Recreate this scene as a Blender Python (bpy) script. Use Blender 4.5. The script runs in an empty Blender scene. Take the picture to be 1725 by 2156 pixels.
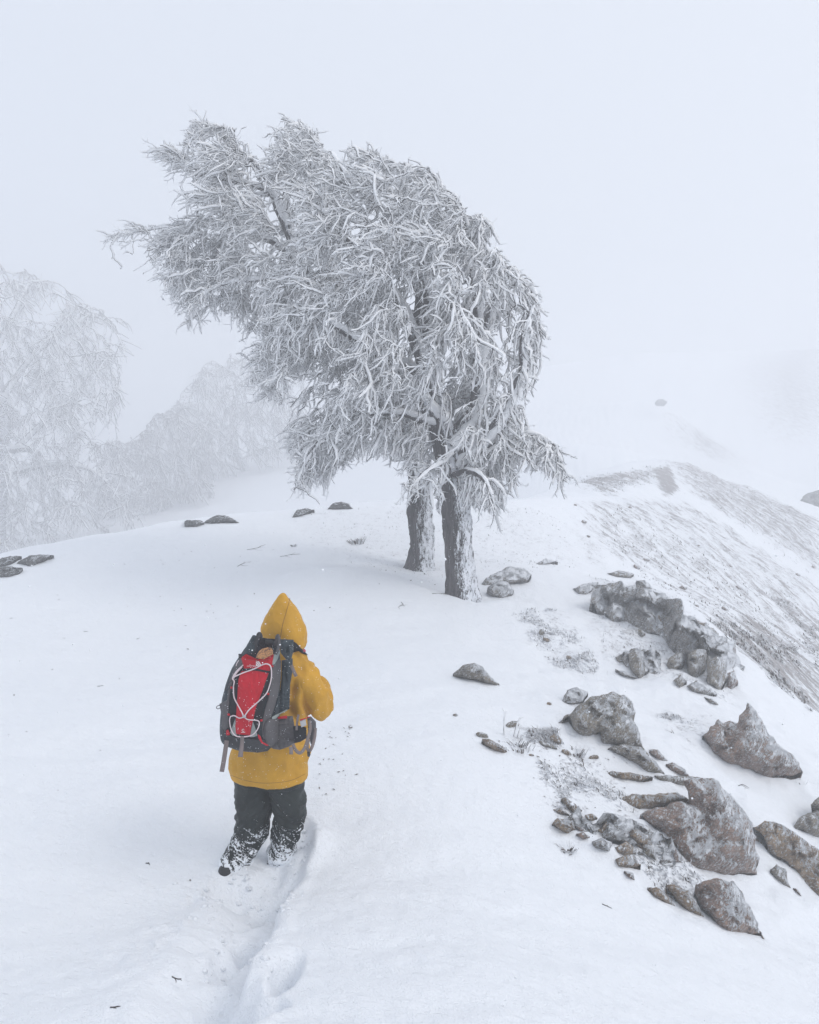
import bpy, bmesh, math, random
import numpy as np
from mathutils import Vector, Matrix, Euler

random.seed(7)
rng = np.random.default_rng(11)
scene = bpy.context.scene
C = scene.collection

# ------------------------------------------------------------------ camera
PITCH = math.radians(5.54)
CAM = np.array([0.0, 0.0, 2.7])
cam_data = bpy.data.cameras.new("camera")
cam_data.sensor_fit = 'VERTICAL'
cam_data.sensor_height = 30.0
cam_data.lens = 22.65
cam_data.clip_start = 0.05
cam_data.clip_end = 2000.0
cam = bpy.data.objects.new("camera", cam_data)
C.objects.link(cam)
cam.location = CAM
cam.rotation_euler = (math.radians(90) - PITCH, 0, 0)
scene.camera = cam

# ------------------------------------------------------------------ sky, sun, exposure
SUN_EL, SUN_AZ = math.radians(46), math.radians(112)      # azimuth clockwise from +Y
world = bpy.data.worlds.new("World")
scene.world = world
world.use_nodes = True
nt = world.node_tree
nt.nodes.clear()
n_out = nt.nodes.new("ShaderNodeOutputWorld")
n_bg = nt.nodes.new("ShaderNodeBackground")
n_sky = nt.nodes.new("ShaderNodeTexSky")
n_sky.sky_type = 'NISHITA'
n_sky.sun_disc = False
n_sky.sun_elevation = SUN_EL
n_sky.sun_rotation = SUN_AZ
n_sky.dust_density = 6.0
n_sky.air_density = 1.0
n_mix = nt.nodes.new("ShaderNodeMix")
n_mix.data_type = 'RGBA'
n_mix.inputs[0].default_value = 0.86                        # the cloud layer hides most of the blue sky
# cloud brightness: soft swelling towards the veiled sun
n_geo = nt.nodes.new("ShaderNodeNewGeometry")
n_dot = nt.nodes.new("ShaderNodeVectorMath"); n_dot.operation = 'DOT_PRODUCT'
sd = (math.sin(SUN_AZ)*math.cos(SUN_EL), math.cos(SUN_AZ)*math.cos(SUN_EL), math.sin(SUN_EL))
n_tc = nt.nodes.new("ShaderNodeTexCoord")
n_dot.inputs[1].default_value = sd
n_ramp = nt.nodes.new("ShaderNodeMapRange")
n_ramp.inputs[1].default_value = -1.0; n_ramp.inputs[2].default_value = 1.0
n_ramp.inputs[3].default_value = 0.0; n_ramp.inputs[4].default_value = 1.0
n_cl = nt.nodes.new("ShaderNodeMix"); n_cl.data_type = 'RGBA'
n_cl.inputs[6].default_value = (7.5, 8.2, 9.5, 1)
n_cl.inputs[7].default_value = (9.8, 10.3, 11.2, 1)
L = nt.links.new
L(n_tc.outputs['Generated'], n_dot.inputs[0])
L(n_dot.outputs['Value'], n_ramp.inputs[0])
L(n_ramp.outputs[0], n_cl.inputs[0])
L(n_sky.outputs[0], n_mix.inputs[6])
L(n_cl.outputs[2], n_mix.inputs[7])
L(n_mix.outputs[2], n_bg.inputs[0])
n_bg.inputs[1].default_value = 0.1
L(n_bg.outputs[0], n_out.inputs[0])

sun_d = bpy.data.lights.new("sun", 'SUN')
sun_d.energy = 1.0
sun_d.angle = math.radians(22)
sun_d.color = (1.0, 0.965, 0.92)
sun = bpy.data.objects.new("sun", sun_d)
C.objects.link(sun)
sun.rotation_euler = Vector(sd).to_track_quat('Z', 'Y').to_euler()

scene.view_settings.view_transform = 'Standard'
scene.view_settings.look = 'None'
scene.view_settings.gamma = 1.0
scene.view_settings.use_curve_mapping = False
scene.view_settings.exposure = -0.02
scene.cycles.volume_bounces = 3
scene.cycles.max_bounces = 9
scene.cycles.diffuse_bounces = 8
scene.cycles.glossy_bounces = 2
scene.cycles.transparent_max_bounces = 8
scene.cycles.use_denoising = True
FOG = 0.0138

# ------------------------------------------------------------------ helpers
FPX = 1628.0
SP, CP = math.sin(PITCH), math.cos(PITCH)
def P(X, Y, d):
    """point at photo position X,Y (1725 x 2156 units) and camera depth d"""
    X = np.asarray(X, float); Y = np.asarray(Y, float); d = np.asarray(d, float)
    xc = (X-862.5)/FPX; yc = -(Y-1078.0)/FPX
    return np.stack([d*xc + 0*yc, d*(CP + yc*SP), CAM[2] + d*(-SP + yc*CP)], -1)
def proj(p):
    p = np.asarray(p, float) - CAM
    d = p[..., 1]*CP - p[..., 2]*SP
    up = p[..., 1]*SP + p[..., 2]*CP
    return 862.5 + FPX*p[..., 0]/d, 1078.0 - FPX*up/d, d

def hash3(ix, iy, iz, seed=0):
    h = (ix.astype(np.int64)*73856093) ^ (iy.astype(np.int64)*19349663) ^ (iz.astype(np.int64)*83492791) ^ (seed*2654435)
    h = (h ^ (h >> 13))*1274126177 & 0xffffffff
    h = (h ^ (h >> 16))*2246822519 & 0xffffffff
    h = h ^ (h >> 15)
    return (h & 0xffffff)/float(0xffffff)
def vnoise(p, seed=0):
    p = np.asarray(p, float)
    i = np.floor(p); f = p - i; u = f*f*f*(f*(f*6-15)+10)
    i = i.astype(np.int64); r = 0
    for dx in (0, 1):
        for dy in (0, 1):
            for dz in (0, 1):
                w = (u[..., 0] if dx else 1-u[..., 0])*(u[..., 1] if dy else 1-u[..., 1])*(u[..., 2] if dz else 1-u[..., 2])
                r = r + w*hash3(i[..., 0]+dx, i[..., 1]+dy, i[..., 2]+dz, seed)
    return r*2-1
def fbm(p, octs=4, seed=0, gain=0.5):
    p = np.asarray(p, float); a = 1; r = 0
    for k in range(octs):
        r = r + a*vnoise(p*(2.03**k) + 17.3*k, seed+k); a *= gain
    return r
def xy0(x, y, sx=1, sy=None):
    sy = sx if sy is None else sy
    return np.stack([x*sx, y*sy, 0*x], -1)
def nrm(v):
    return v/np.maximum(np.linalg.norm(v, axis=-1, keepdims=True), 1e-9)
def sstep(a, b, x):
    t = np.clip((x-a)/(b-a), 0, 1); return t*t*(3-2*t)
def in_poly(px, py, poly):
    poly = np.asarray(poly, float); ins = np.zeros(px.shape, bool)
    j = len(poly)-1
    for i in range(len(poly)):
        xi, yi = poly[i]; xj, yj = poly[j]
        if yi != yj:
            c = ((yi > py) != (yj > py)) & (px < (xj-xi)*(py-yi)/(yj-yi)+xi)
            ins ^= c
        j = i
    return ins
def seg_dist(px, py, pts, closed=False):
    pts = np.asarray(pts, float); best = np.full(px.shape, 1e9); tt = np.zeros(px.shape)
    n = len(pts); m = n if closed else n-1
    for i in range(m):
        a = pts[i]; b = pts[(i+1) % n]; ab = b-a; l2 = max((ab**2).sum(), 1e-12)
        t = np.clip(((px-a[0])*ab[0]+(py-a[1])*ab[1])/l2, 0, 1)
        d = np.hypot(px-a[0]-t*ab[0], py-a[1]-t*ab[1])
        k = d < best; best = np.where(k, d, best); tt = np.where(k, i+t, tt)
    return best, tt

def mesh_obj(name, V, faces, mats=(), parent=None, smooth=True, midx=None):
    """faces: list of int arrays (n,3) or (n,4)"""
    me = bpy.data.meshes.new(name)
    V = np.asarray(V, np.float32)
    me.vertices.add(len(V)); me.vertices.foreach_set("co", V.ravel())
    faces = [np.asarray(f, np.int32) for f in faces if len(f)]
    nl = sum(f.size for f in faces); nf = sum(len(f) for f in faces)
    me.loops.add(nl); me.polygons.add(nf)
    me.loops.foreach_set("vertex_index", np.concatenate([f.ravel() for f in faces]))
    tot = np.concatenate([np.full(len(f), f.shape[1], np.int32) for f in faces])
    st = np.concatenate([[0], np.cumsum(tot)[:-1]]).astype(np.int32)
    me.polygons.foreach_set("loop_start", st)
    if midx is not None:
        me.polygons.foreach_set("material_index", np.asarray(midx, np.int32))
    if smooth: me.polygons.foreach_set("use_smooth", np.ones(nf, bool))
    me.update(calc_edges=True); me.validate()
    for m in mats: me.materials.append(m)
    o = bpy.data.objects.new(name, me)
    C.objects.link(o)
    if parent is not None: o.parent = parent
    return o
def tag(o, label=None, cat=None, group=None, kind=None):
    if label: o['label'] = label
    if cat: o['category'] = cat
    if group: o['group'] = group
    if kind: o['kind'] = kind
    return o
def empty(name, loc=(0, 0, 0)):
    o = bpy.data.objects.new(name, None); C.objects.link(o); o.location = loc
    o.empty_display_size = 0.2
    return o
def reloc(o, loc):
    """put the object's origin at loc, geometry stays"""
    loc = Vector(loc); o.data.transform(Matrix.Translation(-loc)); o.location = loc

def tube_arrays(Pn, R, k, ref=None, off=0.0, flat=1.0, base=0, jit=0.0):
    """Pn (N,S,3), R (N,S): k-sided tubes; flattened/offset along ref"""
    N, S, _ = Pn.shape
    T = nrm(np.gradient(Pn, axis=1))
    if ref is None:
        ref = np.broadcast_to(np.array([0.31, 0.77, 0.55]), Pn.shape)
    else:
        ref = np.broadcast_to(ref, Pn.shape)
    b1 = ref - (ref*T).sum(-1, keepdims=True)*T
    b1 = nrm(b1); b2 = np.cross(T, b1)
    a = np.arange(k)*2*math.pi/k
    Ra = (R*flat)[..., None]; Rb = R[..., None]
    c = Pn + b1*(off*R)[..., None] if np.ndim(off) == 0 else Pn + b1*off[..., None]
    rr = 1.0
    if jit: rr = 1+jit*(rng.random((N, S, k, 1))-0.5)
    V = c[:, :, None, :] + rr*(b1[:, :, None, :]*(Ra*np.cos(a))[..., None] + b2[:, :, None, :]*(Rb*np.sin(a))[..., None])
    V = V.reshape(-1, 3)
    idx = (np.arange(N)[:, None, None]*S + np.arange(S-1)[None, :, None])*k
    j = np.arange(k)[None, None, :]; jn = (j+1) % k
    F = np.stack([idx+j, idx+jn, idx+k+jn, idx+k+j], -1).reshape(-1, 4) + base
    return V, F
def catmull(pts, n):
    pts = np.asarray(pts, float)
    p = np.vstack([2*pts[0]-pts[1], pts, 2*pts[-1]-pts[-2]])
    out = []
    m = len(pts)-1
    for s in np.linspace(0, m-1e-9, n):
        i = int(s); t = s-i; a, b, c, d = p[i], p[i+1], p[i+2], p[i+3]
        out.append(0.5*((2*b)+(-a+c)*t+(2*a-5*b+4*c-d)*t*t+(-a+3*b-3*c+d)*t**3))
    return np.array(out)

# ------------------------------------------------------------------ materials
def new_mat(name):
    m = bpy.data.materials.new(name); m.use_nodes = True
    nt = m.node_tree; b = nt.nodes['Principled BSDF']
    return m, nt, b
def node(nt, kind, **kw):
    n = nt.nodes.new(kind)
    for k, v in kw.items():
        if k.startswith('i_'): n.inputs[int(k[2:])].default_value = v
        else: setattr(n, k, v)
    return n
def noise_n(nt, vec, scale, detail=4, rough=0.55, dist=0.0):
    n = nt.nodes.new("ShaderNodeTexNoise")
    n.inputs['Scale'].default_value = scale; n.inputs['Detail'].default_value = detail
    n.inputs['Roughness'].default_value = rough; n.inputs['Distortion'].default_value = dist
    if vec is not None: nt.links.new(vec, n.inputs['Vector'])
    return n
def mapping(nt, src, scale=(1, 1, 1), rot=(0, 0, 0)):
    if any(rot):                       # turn first, then stretch
        q = nt.nodes.new("ShaderNodeMapping"); q.inputs['Rotation'].default_value = rot
        nt.links.new(src, q.inputs['Vector']); src = q.outputs[0]
    m = nt.nodes.new("ShaderNodeMapping"); m.inputs['Scale'].default_value = scale
    nt.links.new(src, m.inputs['Vector']); return m
def maprange(nt, src, a, b, c=0.0, d=1.0, smooth=True):
    m = nt.nodes.new("ShaderNodeMapRange")
    if smooth: m.interpolation_type = 'SMOOTHSTEP'
    m.inputs[1].default_value = a; m.inputs[2].default_value = b
    m.inputs[3].default_value = c; m.inputs[4].default_value = d
    nt.links.new(src, m.inputs[0]); return m
def math_n(nt, op, a, b=None, clamp=False):
    m = nt.nodes.new("ShaderNodeMath"); m.operation = op; m.use_clamp = clamp
    for i, v in enumerate((a, b)):
        if v is None: continue
        if isinstance(v, (int, float)): m.inputs[i].default_value = v
        else: nt.links.new(v, m.inputs[i])
    return m.outputs[0]
def mix_n(nt, fac, a, b):
    m = nt.nodes.new("ShaderNodeMix"); m.data_type = 'RGBA'
    for i, v in ((0, fac), (6, a), (7, b)):
        if isinstance(v, (int, float, tuple)): m.inputs[i].default_value = v if not isinstance(v, tuple) else (*v, 1)[:4]
        else: nt.links.new(v, m.inputs[i])
    return m.outputs[2]
def bump_n(nt, h, strength, dist, bsdf, chain=None):
    b = nt.nodes.new("ShaderNodeBump"); b.inputs['Strength'].default_value = strength
    b.inputs['Distance'].default_value = dist; nt.links.new(h, b.inputs['Height'])
    if chain is not None: nt.links.new(chain, b.inputs['Normal'])
    if bsdf is not None: nt.links.new(b.outputs[0], bsdf.inputs['Normal'])
    return b.outputs[0]

SNOW = (0.86, 0.885, 0.92)
def snow_ground_mat():
    m, nt, b = new_mat("snow_ground")
    tc = nt.nodes.new("ShaderNodeTexCoord").outputs['Object']
    at = nt.nodes.new("ShaderNodeAttribute"); at.attribute_name = "veg"
    at2 = nt.nodes.new("ShaderNodeAttribute"); at2.attribute_name = "sparse"
    # streaks that run down the flank, along (0.73,-0.68)
    mp = mapping(nt, tc, (0.8, 4.2, 1.0), (0, 0, math.radians(75)))
    mp2 = mapping(nt, tc, (3.0, 10.0, 2.0), (0, 0, math.radians(75)))
    n1 = noise_n(nt, mp.outputs[0], 1.0, 5, 0.62, 0.25)
    n2 = noise_n(nt, mp2.outputs[0], 1.0, 4, 0.65, 0.4)
    n3 = noise_n(nt, tc, 14.0, 4, 0.7)
    s = math_n(nt, 'ADD', math_n(nt, 'MULTIPLY', n1.outputs[0], 0.42), math_n(nt, 'MULTIPLY', n2.outputs[0], 0.30))
    s = math_n(nt, 'ADD', s, math_n(nt, 'MULTIPLY', n3.outputs[0], 0.28))
    thr = math_n(nt, 'ADD', s, math_n(nt, 'MULTIPLY', at.outputs['Fac'], 0.215))
    k1 = maprange(nt, thr, 0.60, 0.73)
    k1 = math_n(nt, 'MULTIPLY', k1.outputs[0], maprange(nt, at.outputs['Fac'], 0.02, 0.25).outputs[0])
    # blotchy scrub between the rocks
    n4 = noise_n(nt, tc, 7.0, 6, 0.75, 0.3)
    n5 = noise_n(nt, tc, 30.0, 3, 0.7, 0.3)
    s2 = math_n(nt, 'ADD', math_n(nt, 'MULTIPLY', n4.outputs[0], 0.55), math_n(nt, 'MULTIPLY', n5.outputs[0], 0.45))
    s2 = math_n(nt, 'ADD', s2, math_n(nt, 'MULTIPLY', at2.outputs['Fac'], 0.17))
    k2 = maprange(nt, s2, 0.60, 0.78)
    k2 = math_n(nt, 'MULTIPLY', k2.outputs[0], maprange(nt, at2.outputs['Fac'], 0.02, 0.25).outputs[0])
    k = math_n(nt, 'MAXIMUM', k1, k2)
    k = math_n(nt, 'MULTIPLY', k, 0.85)
    veg = mix_n(nt, maprange(nt, n3.outputs[0], 0.35, 0.65).outputs[0], (0.13, 0.115, 0.115), (0.31, 0.27, 0.26))
    col = mix_n(nt, k, SNOW, veg)
    nt.links.new(col, b.inputs['Base Color'])
    b.inputs['Roughness'].default_value = 0.75
    b.inputs['Specular IOR Level'].default_value = 0.2
    g1 = noise_n(nt, tc, 90.0, 3, 0.6)
    mpw = mapping(nt, tc, (3.0, 9.0, 3.0), (0, 0, math.radians(20)))
    g2 = noise_n(nt, mpw.outputs[0], 1.3, 4, 0.55, 0.5)
    g3 = noise_n(nt, tc, 22.0, 4, 0.6)
    c1 = bump_n(nt, g1.outputs[0], 0.9, 0.010, None)
    c2 = bump_n(nt, g3.outputs[0], 0.6, 0.016, None, c1)
    c3 = bump_n(nt, g2.outputs[0], 0.4, 0.05, None, c2)
    bump_n(nt, k, 0.6, 0.05, b, c3)
    return m
def rime_mat():
    m, nt, b = new_mat("rime")
    b.inputs['Base Color'].default_value = (0.94, 0.952, 0.968, 1)
    b.inputs['Roughness'].default_value = 0.6
    b.inputs['Specular IOR Level'].default_value = 0.25
    tc = nt.nodes.new("ShaderNodeTexCoord").outputs['Object']
    g = noise_n(nt, tc, 60.0, 3, 0.7)
    bump_n(nt, g.outputs[0], 0.7, 0.012, b)
    return m
def twig_mat():
    m, nt, b = new_mat("twig_bark")
    b.inputs['Base Color'].default_value = (0.055, 0.047, 0.048, 1)
    b.inputs['Roughness'].default_value = 0.85
    return m
WIND = nrm(np.array([0.72, -0.62, 0.40]))        # rime grows into the wind, which comes from here
def bark_mat(white=0.5):
    m, nt, b = new_mat("frosted_bark")
    tc = nt.nodes.new("ShaderNodeTexCoord").outputs['Object']
    geo = nt.nodes.new("ShaderNodeNewGeometry")
    mp = mapping(nt, tc, (26, 26, 3.2))
    n1 = noise_n(nt, mp.outputs[0], 1.0, 5, 0.65, 0.5)
    mp2 = mapping(nt, tc, (55, 55, 16))
    n2 = noise_n(nt, mp2.outputs[0], 1.0, 4, 0.7, 0.8)
    base = mix_n(nt, maprange(nt, n1.outputs[0], 0.35, 0.65).outputs[0], (0.03, 0.028, 0.03), (0.11, 0.10, 0.105))
    d = node(nt, "ShaderNodeVectorMath", operation='DOT_PRODUCT')
    nt.links.new(geo.outputs['Normal'], d.inputs[0]); d.inputs[1].default_value = tuple(WIND)
    s = math_n(nt, 'ADD', math_n(nt, 'MULTIPLY', d.outputs['Value'], 0.36), math_n(nt, 'MULTIPLY', n2.outputs[0], 1.0))
    s = math_n(nt, 'ADD', s, math_n(nt, 'MULTIPLY', n1.outputs[0], 0.35))
    k = maprange(nt, s, 1.05-0.3*white, 1.15-0.3*white)
    col = mix_n(nt, k.outputs[0], base, (0.82, 0.85, 0.90))
    nt.links.new(col, b.inputs['Base Color']); b.inputs['Roughness'].default_value = 0.85
    h = math_n(nt, 'ADD', n1.outputs[0], math_n(nt, 'MULTIPLY', k.outputs[0], 0.6))
    bump_n(nt, h, 1.0, 0.03, b)
    return m
def rock_mat(name, c1, c2, c3, snow=0.5, scale=1.0):
    m, nt, b = new_mat(name)
    tc = nt.nodes.new("ShaderNodeTexCoord").outputs['Object']
    geo = nt.nodes.new("ShaderNodeNewGeometry")
    n1 = noise_n(nt, tc, 2.6*scale, 6, 0.62, 0.4)
    n2 = noise_n(nt, tc, 9*scale, 6, 0.7, 0.3)
    n3 = noise_n(nt, tc, 60*scale, 3, 0.75)
    base = mix_n(nt, maprange(nt, n1.outputs[0], 0.42, 0.60).outputs[0], c1, c2)
    base = mix_n(nt, maprange(nt, n2.outputs[0], 0.50, 0.66).outputs[0], base, c3)
    base = mix_n(nt, maprange(nt, n3.outputs[0], 0.30, 0.55).outputs[0], (0.15, 0.135, 0.12), base)
    # wind-packed snow: windward faces, ledges, creases, and a fine blown speckle
    d = node(nt, "ShaderNodeVectorMath", operation='DOT_PRODUCT')
    nt.links.new(geo.outputs['Normal'], d.inputs[0]); d.inputs[1].default_value = (0.62, -0.10, 0.60)
    mp = mapping(nt, tc, (5, 5, 16), (0, math.radians(38), 0))
    n4 = noise_n(nt, mp.outputs[0], 1.0*scale, 6, 0.7, 0.9)
    mp3 = mapping(nt, tc, (38, 38, 90), (0, math.radians(38), 0))
    n5 = noise_n(nt, mp3.outputs[0], 1.0, 3, 0.75, 0.4)
    vor = node(nt, "ShaderNodeTexVoronoi", feature='DISTANCE_TO_EDGE')
    vm = mapping(nt, tc, (1, 1, 1.6), (0.2, 0.5, 0.1)); 
    vd = node(nt, "ShaderNodeVectorMath", operation='ADD')
    nt.links.new(vm.outputs[0], vd.inputs[0]); 
    vs = node(nt, "ShaderNodeVectorMath", operation='SCALE'); vs.inputs[3].default_value = 0.35
    nt.links.new(n2.outputs[1], vs.inputs[0]); nt.links.new(vs.outputs[0], vd.inputs[1])
    nt.links.new(vd.outputs[0], vor.inputs['Vector']); vor.inputs['Scale'].default_value = 3.0*scale
    crack = maprange(nt, vor.outputs['Distance'], 0.012, 0.055, 1.0, 0.0)
    s = math_n(nt, 'MULTIPLY', d.outputs['Value'], 0.42)
    s = math_n(nt, 'ADD', s, math_n(nt, 'MULTIPLY', n4.outputs[0], 1.05))
    s = math_n(nt, 'ADD', s, math_n(nt, 'MULTIPLY', n5.outputs[0], 0.55))
    s = math_n(nt, 'ADD', s, math_n(nt, 'MULTIPLY', crack.outputs[0], 0.16))
    k = maprange(nt, s, 1.24-0.35*snow, 1.38-0.35*snow)
    sp = maprange(nt, n5.outputs[0], 0.575-0.08*snow, 0.66-0.08*snow)
    kk = math_n(nt, 'MAXIMUM', k.outputs[0], math_n(nt, 'MULTIPLY', sp.outputs[0], 0.75))
    col = mix_n(nt, kk, base, (0.84, 0.87, 0.91))
    nt.links.new(col, b.inputs['Base Color']); b.inputs['Roughness'].default_value = 0.85
    h = math_n(nt, 'ADD', math_n(nt, 'MULTIPLY', n2.outputs[0], 1.0), math_n(nt, 'MULTIPLY', n3.outputs[0], 0.25))
    h = math_n(nt, 'ADD', h, math_n(nt, 'MULTIPLY', kk, 0.25))
    h = math_n(nt, 'SUBTRACT', h, math_n(nt, 'MULTIPLY', crack.outputs[0], 0.55))
    bump_n(nt, h, 1.0, 0.09/scale, b)
    return m
M_SNOW = snow_ground_mat()
M_RIME = rime_mat()
M_TWIG = twig_mat()
M_BARK = bark_mat(0.58)

# ------------------------------------------------------------------ terrain
CP_PX = [ # X, Y (photo) , depth
 (0,2156,3.1),(430,2156,2.9),(862,2156,2.9),(1300,2156,3.4),(1725,2156,4.4),
 (0,1850,4.6),(480,1850,4.85),(862,1850,4.6),(1300,1850,5.3),(1725,1850,6.8),
 (0,1600,6.4),(540,1600,6.5),(862,1600,6.2),(1150,1600,6.6),(1400,1600,7.4),(1725,1600,9.0),
 (0,1400,9.3),(540,1400,9.3),(862,1400,8.8),(1050,1400,9.0),(1250,1400,10.0),(1450,1400,10.8),(1600,1440,11.2),
 (0,1290,11.5),(500,1270,12.0),(780,1240,12.0),(965,1278,11.8),(1100,1270,12.0),(1250,1270,13.0),(1420,1290,13.2),
 (650,1180,14.5),(880,1200,14.3),(1080,1195,14.8),
 (0,1200,14),(170,1138,16.5),(400,1103,19),(640,1076,21),(860,1055,23),(1100,1095,19),(1060,1050,23.5),
 (1180,1045,27),(1250,1020,34),(1330,985,42),(1410,968,48),(1200,940,68),(1380,848,100),(1150,872,105),(1640,1010,96),(1560,900,112),(1600,790,140),(1725,735,165),
 (1350,745,160),
 (1725,1095,43),(1725,1250,28),(1725,1400,18),(1725,1490,14.3),(1570,1040,45),(1560,1150,31),(1500,1250,20),(1350,1150,23),(1250,1205,16.5),(1600,1340,16.2),(1250,1110,23.5),
 (1650,1505,10.6),(1725,1560,10.4),(1500,1290,15.2),
]
CP_W = [(0,0,1.15),(5,-5,.6),(-5,-5,1.6),(-5,0,.9),(8,0,-2.0),(15,5,-5.5),(25,10,-9),(20,-10,-6),(-10,0,.4),(-10,-10,1.2),(0,-12,2.2),(-20,5,-1.2),
 (-25,20,-5),(-14,26,-4.0),(-4,32,-4.0),(-9,19.5,-0.2),(-2,25,-.4),(3,31,-.5),(-12,15,-.6),(-20,40,-8),(-5,45,-7),(5,60,-5),(-40,70,-10),(-60,30,-10),(-90,-20,-8),(0,-80,0),(80,-40,-12),
 (14,20,-5),(20,30,-6),(17,14,-5.5),(40,30,-8),(120,90,2),(190,200,20),(80,220,22),(0,230,20),(-80,180,-10),(38,66,-5),(-120,100,-12),(120,0,-10)]
pts = [P(*c) for c in CP_PX] + [np.array(c, float) for c in CP_W]
pts = np.array(pts)
CC = 1.6
def _kern(ax, ay, bx, by):
    d2 = (ax[:, None]-bx[None])**2 + (ay[:, None]-by[None])**2
    return np.sqrt(d2 + CC*CC)
_n = len(pts)
_A = np.zeros((_n+3, _n+3))
_A[:_n, :_n] = _kern(pts[:, 0], pts[:, 1], pts[:, 0], pts[:, 1]) - np.eye(_n)*0.02
_A[:_n, _n] = 1; _A[:_n, _n+1] = pts[:, 0]; _A[:_n, _n+2] = pts[:, 1]
_A[_n:, :_n] = _A[:_n, _n:].T
_w = np.linalg.solve(_A, np.concatenate([pts[:, 2], [0, 0, 0]]))
def h_base(x, y):
    x = np.asarray(x, float); sh = x.shape; x = x.ravel(); y = np.asarray(y, float).ravel()
    out = np.empty(len(x))
    for s in range(0, len(x), 60000):
        k = _kern(x[s:s+60000], y[s:s+60000], pts[:, 0], pts[:, 1])
        out[s:s+60000] = k@_w[:_n] + _w[_n] + _w[_n+1]*x[s:s+60000] + _w[_n+2]*y[s:s+60000]
    r = np.hypot(x, y)
    out = np.clip(out, -18, 24)
    return out.reshape(sh)
DS = 2.2*1.02**np.arange(235)
def ground_hit(X, Y, hf=h_base):
    ds = DS
    a, b = ds[0], ds[-1]
    for rnd in range(3):
        p = P(np.full(len(ds), X), np.full(len(ds), Y), ds)
        gap = p[:, 2] - (hf if rnd else h_base)(p[:, 0], p[:, 1])
        below = gap < 0
        if not below.any():
            if rnd == 0: return P(X, Y, ds[-1]), ds[-1]
            i = len(ds)-1
        else: i = int(np.argmax(below))
        if i > 0 and below[i]:
            t = gap[i-1]/(gap[i-1]-gap[i]); d = ds[i-1]+(ds[i]-ds[i-1])*t
        else: d = ds[i]
        w = (.06, .006)[min(rnd, 1)]
        ds = np.linspace(d*(1-w), d*(1+w), 13)
    return P(X, Y, d), d
def world_poly(px):
    return np.array([ground_hit(X, Y)[0][:2] for X, Y in px])

# trench the walker has ploughed
TRENCH = world_poly([(625,1752),(598,1830),(545,1915),(512,1985),(470,2055),(455,2150)])
TRENCH = np.vstack([TRENCH, [TRENCH[-1][0]+0.03, 2.2], [TRENCH[-1][0]+.15, 1.0]])
HOLES = [(ground_hit(X, Y)[0][:2], a, b, dep) for X, Y, a, b, dep in (
    (598,2050,.065,.19,.15), (528,1958,.085,.10,.09), (500,2095,.10,.16,.08), (560,1880,.10,.12,.08), (482,1868,.11,.11,.10), (440,2140,.08,.12,.07), (470,1995,.075,.13,.08), (450,2065,.08,.13,.08), (575,1835,.08,.09,.06), (548,2120,.06,.12,.07))]
BANK = ground_hit(652, 1795)[0]
DRIFTS = [(world_poly([(560,1230),(700,1215),(800,1225),(900,1262),(1000,1292),(1120,1286),(1250,1300)]), .15, .55),
          (world_poly([(700,1330),(820,1420),(980,1500),(1150,1530)]), .05, .8)]
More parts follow.
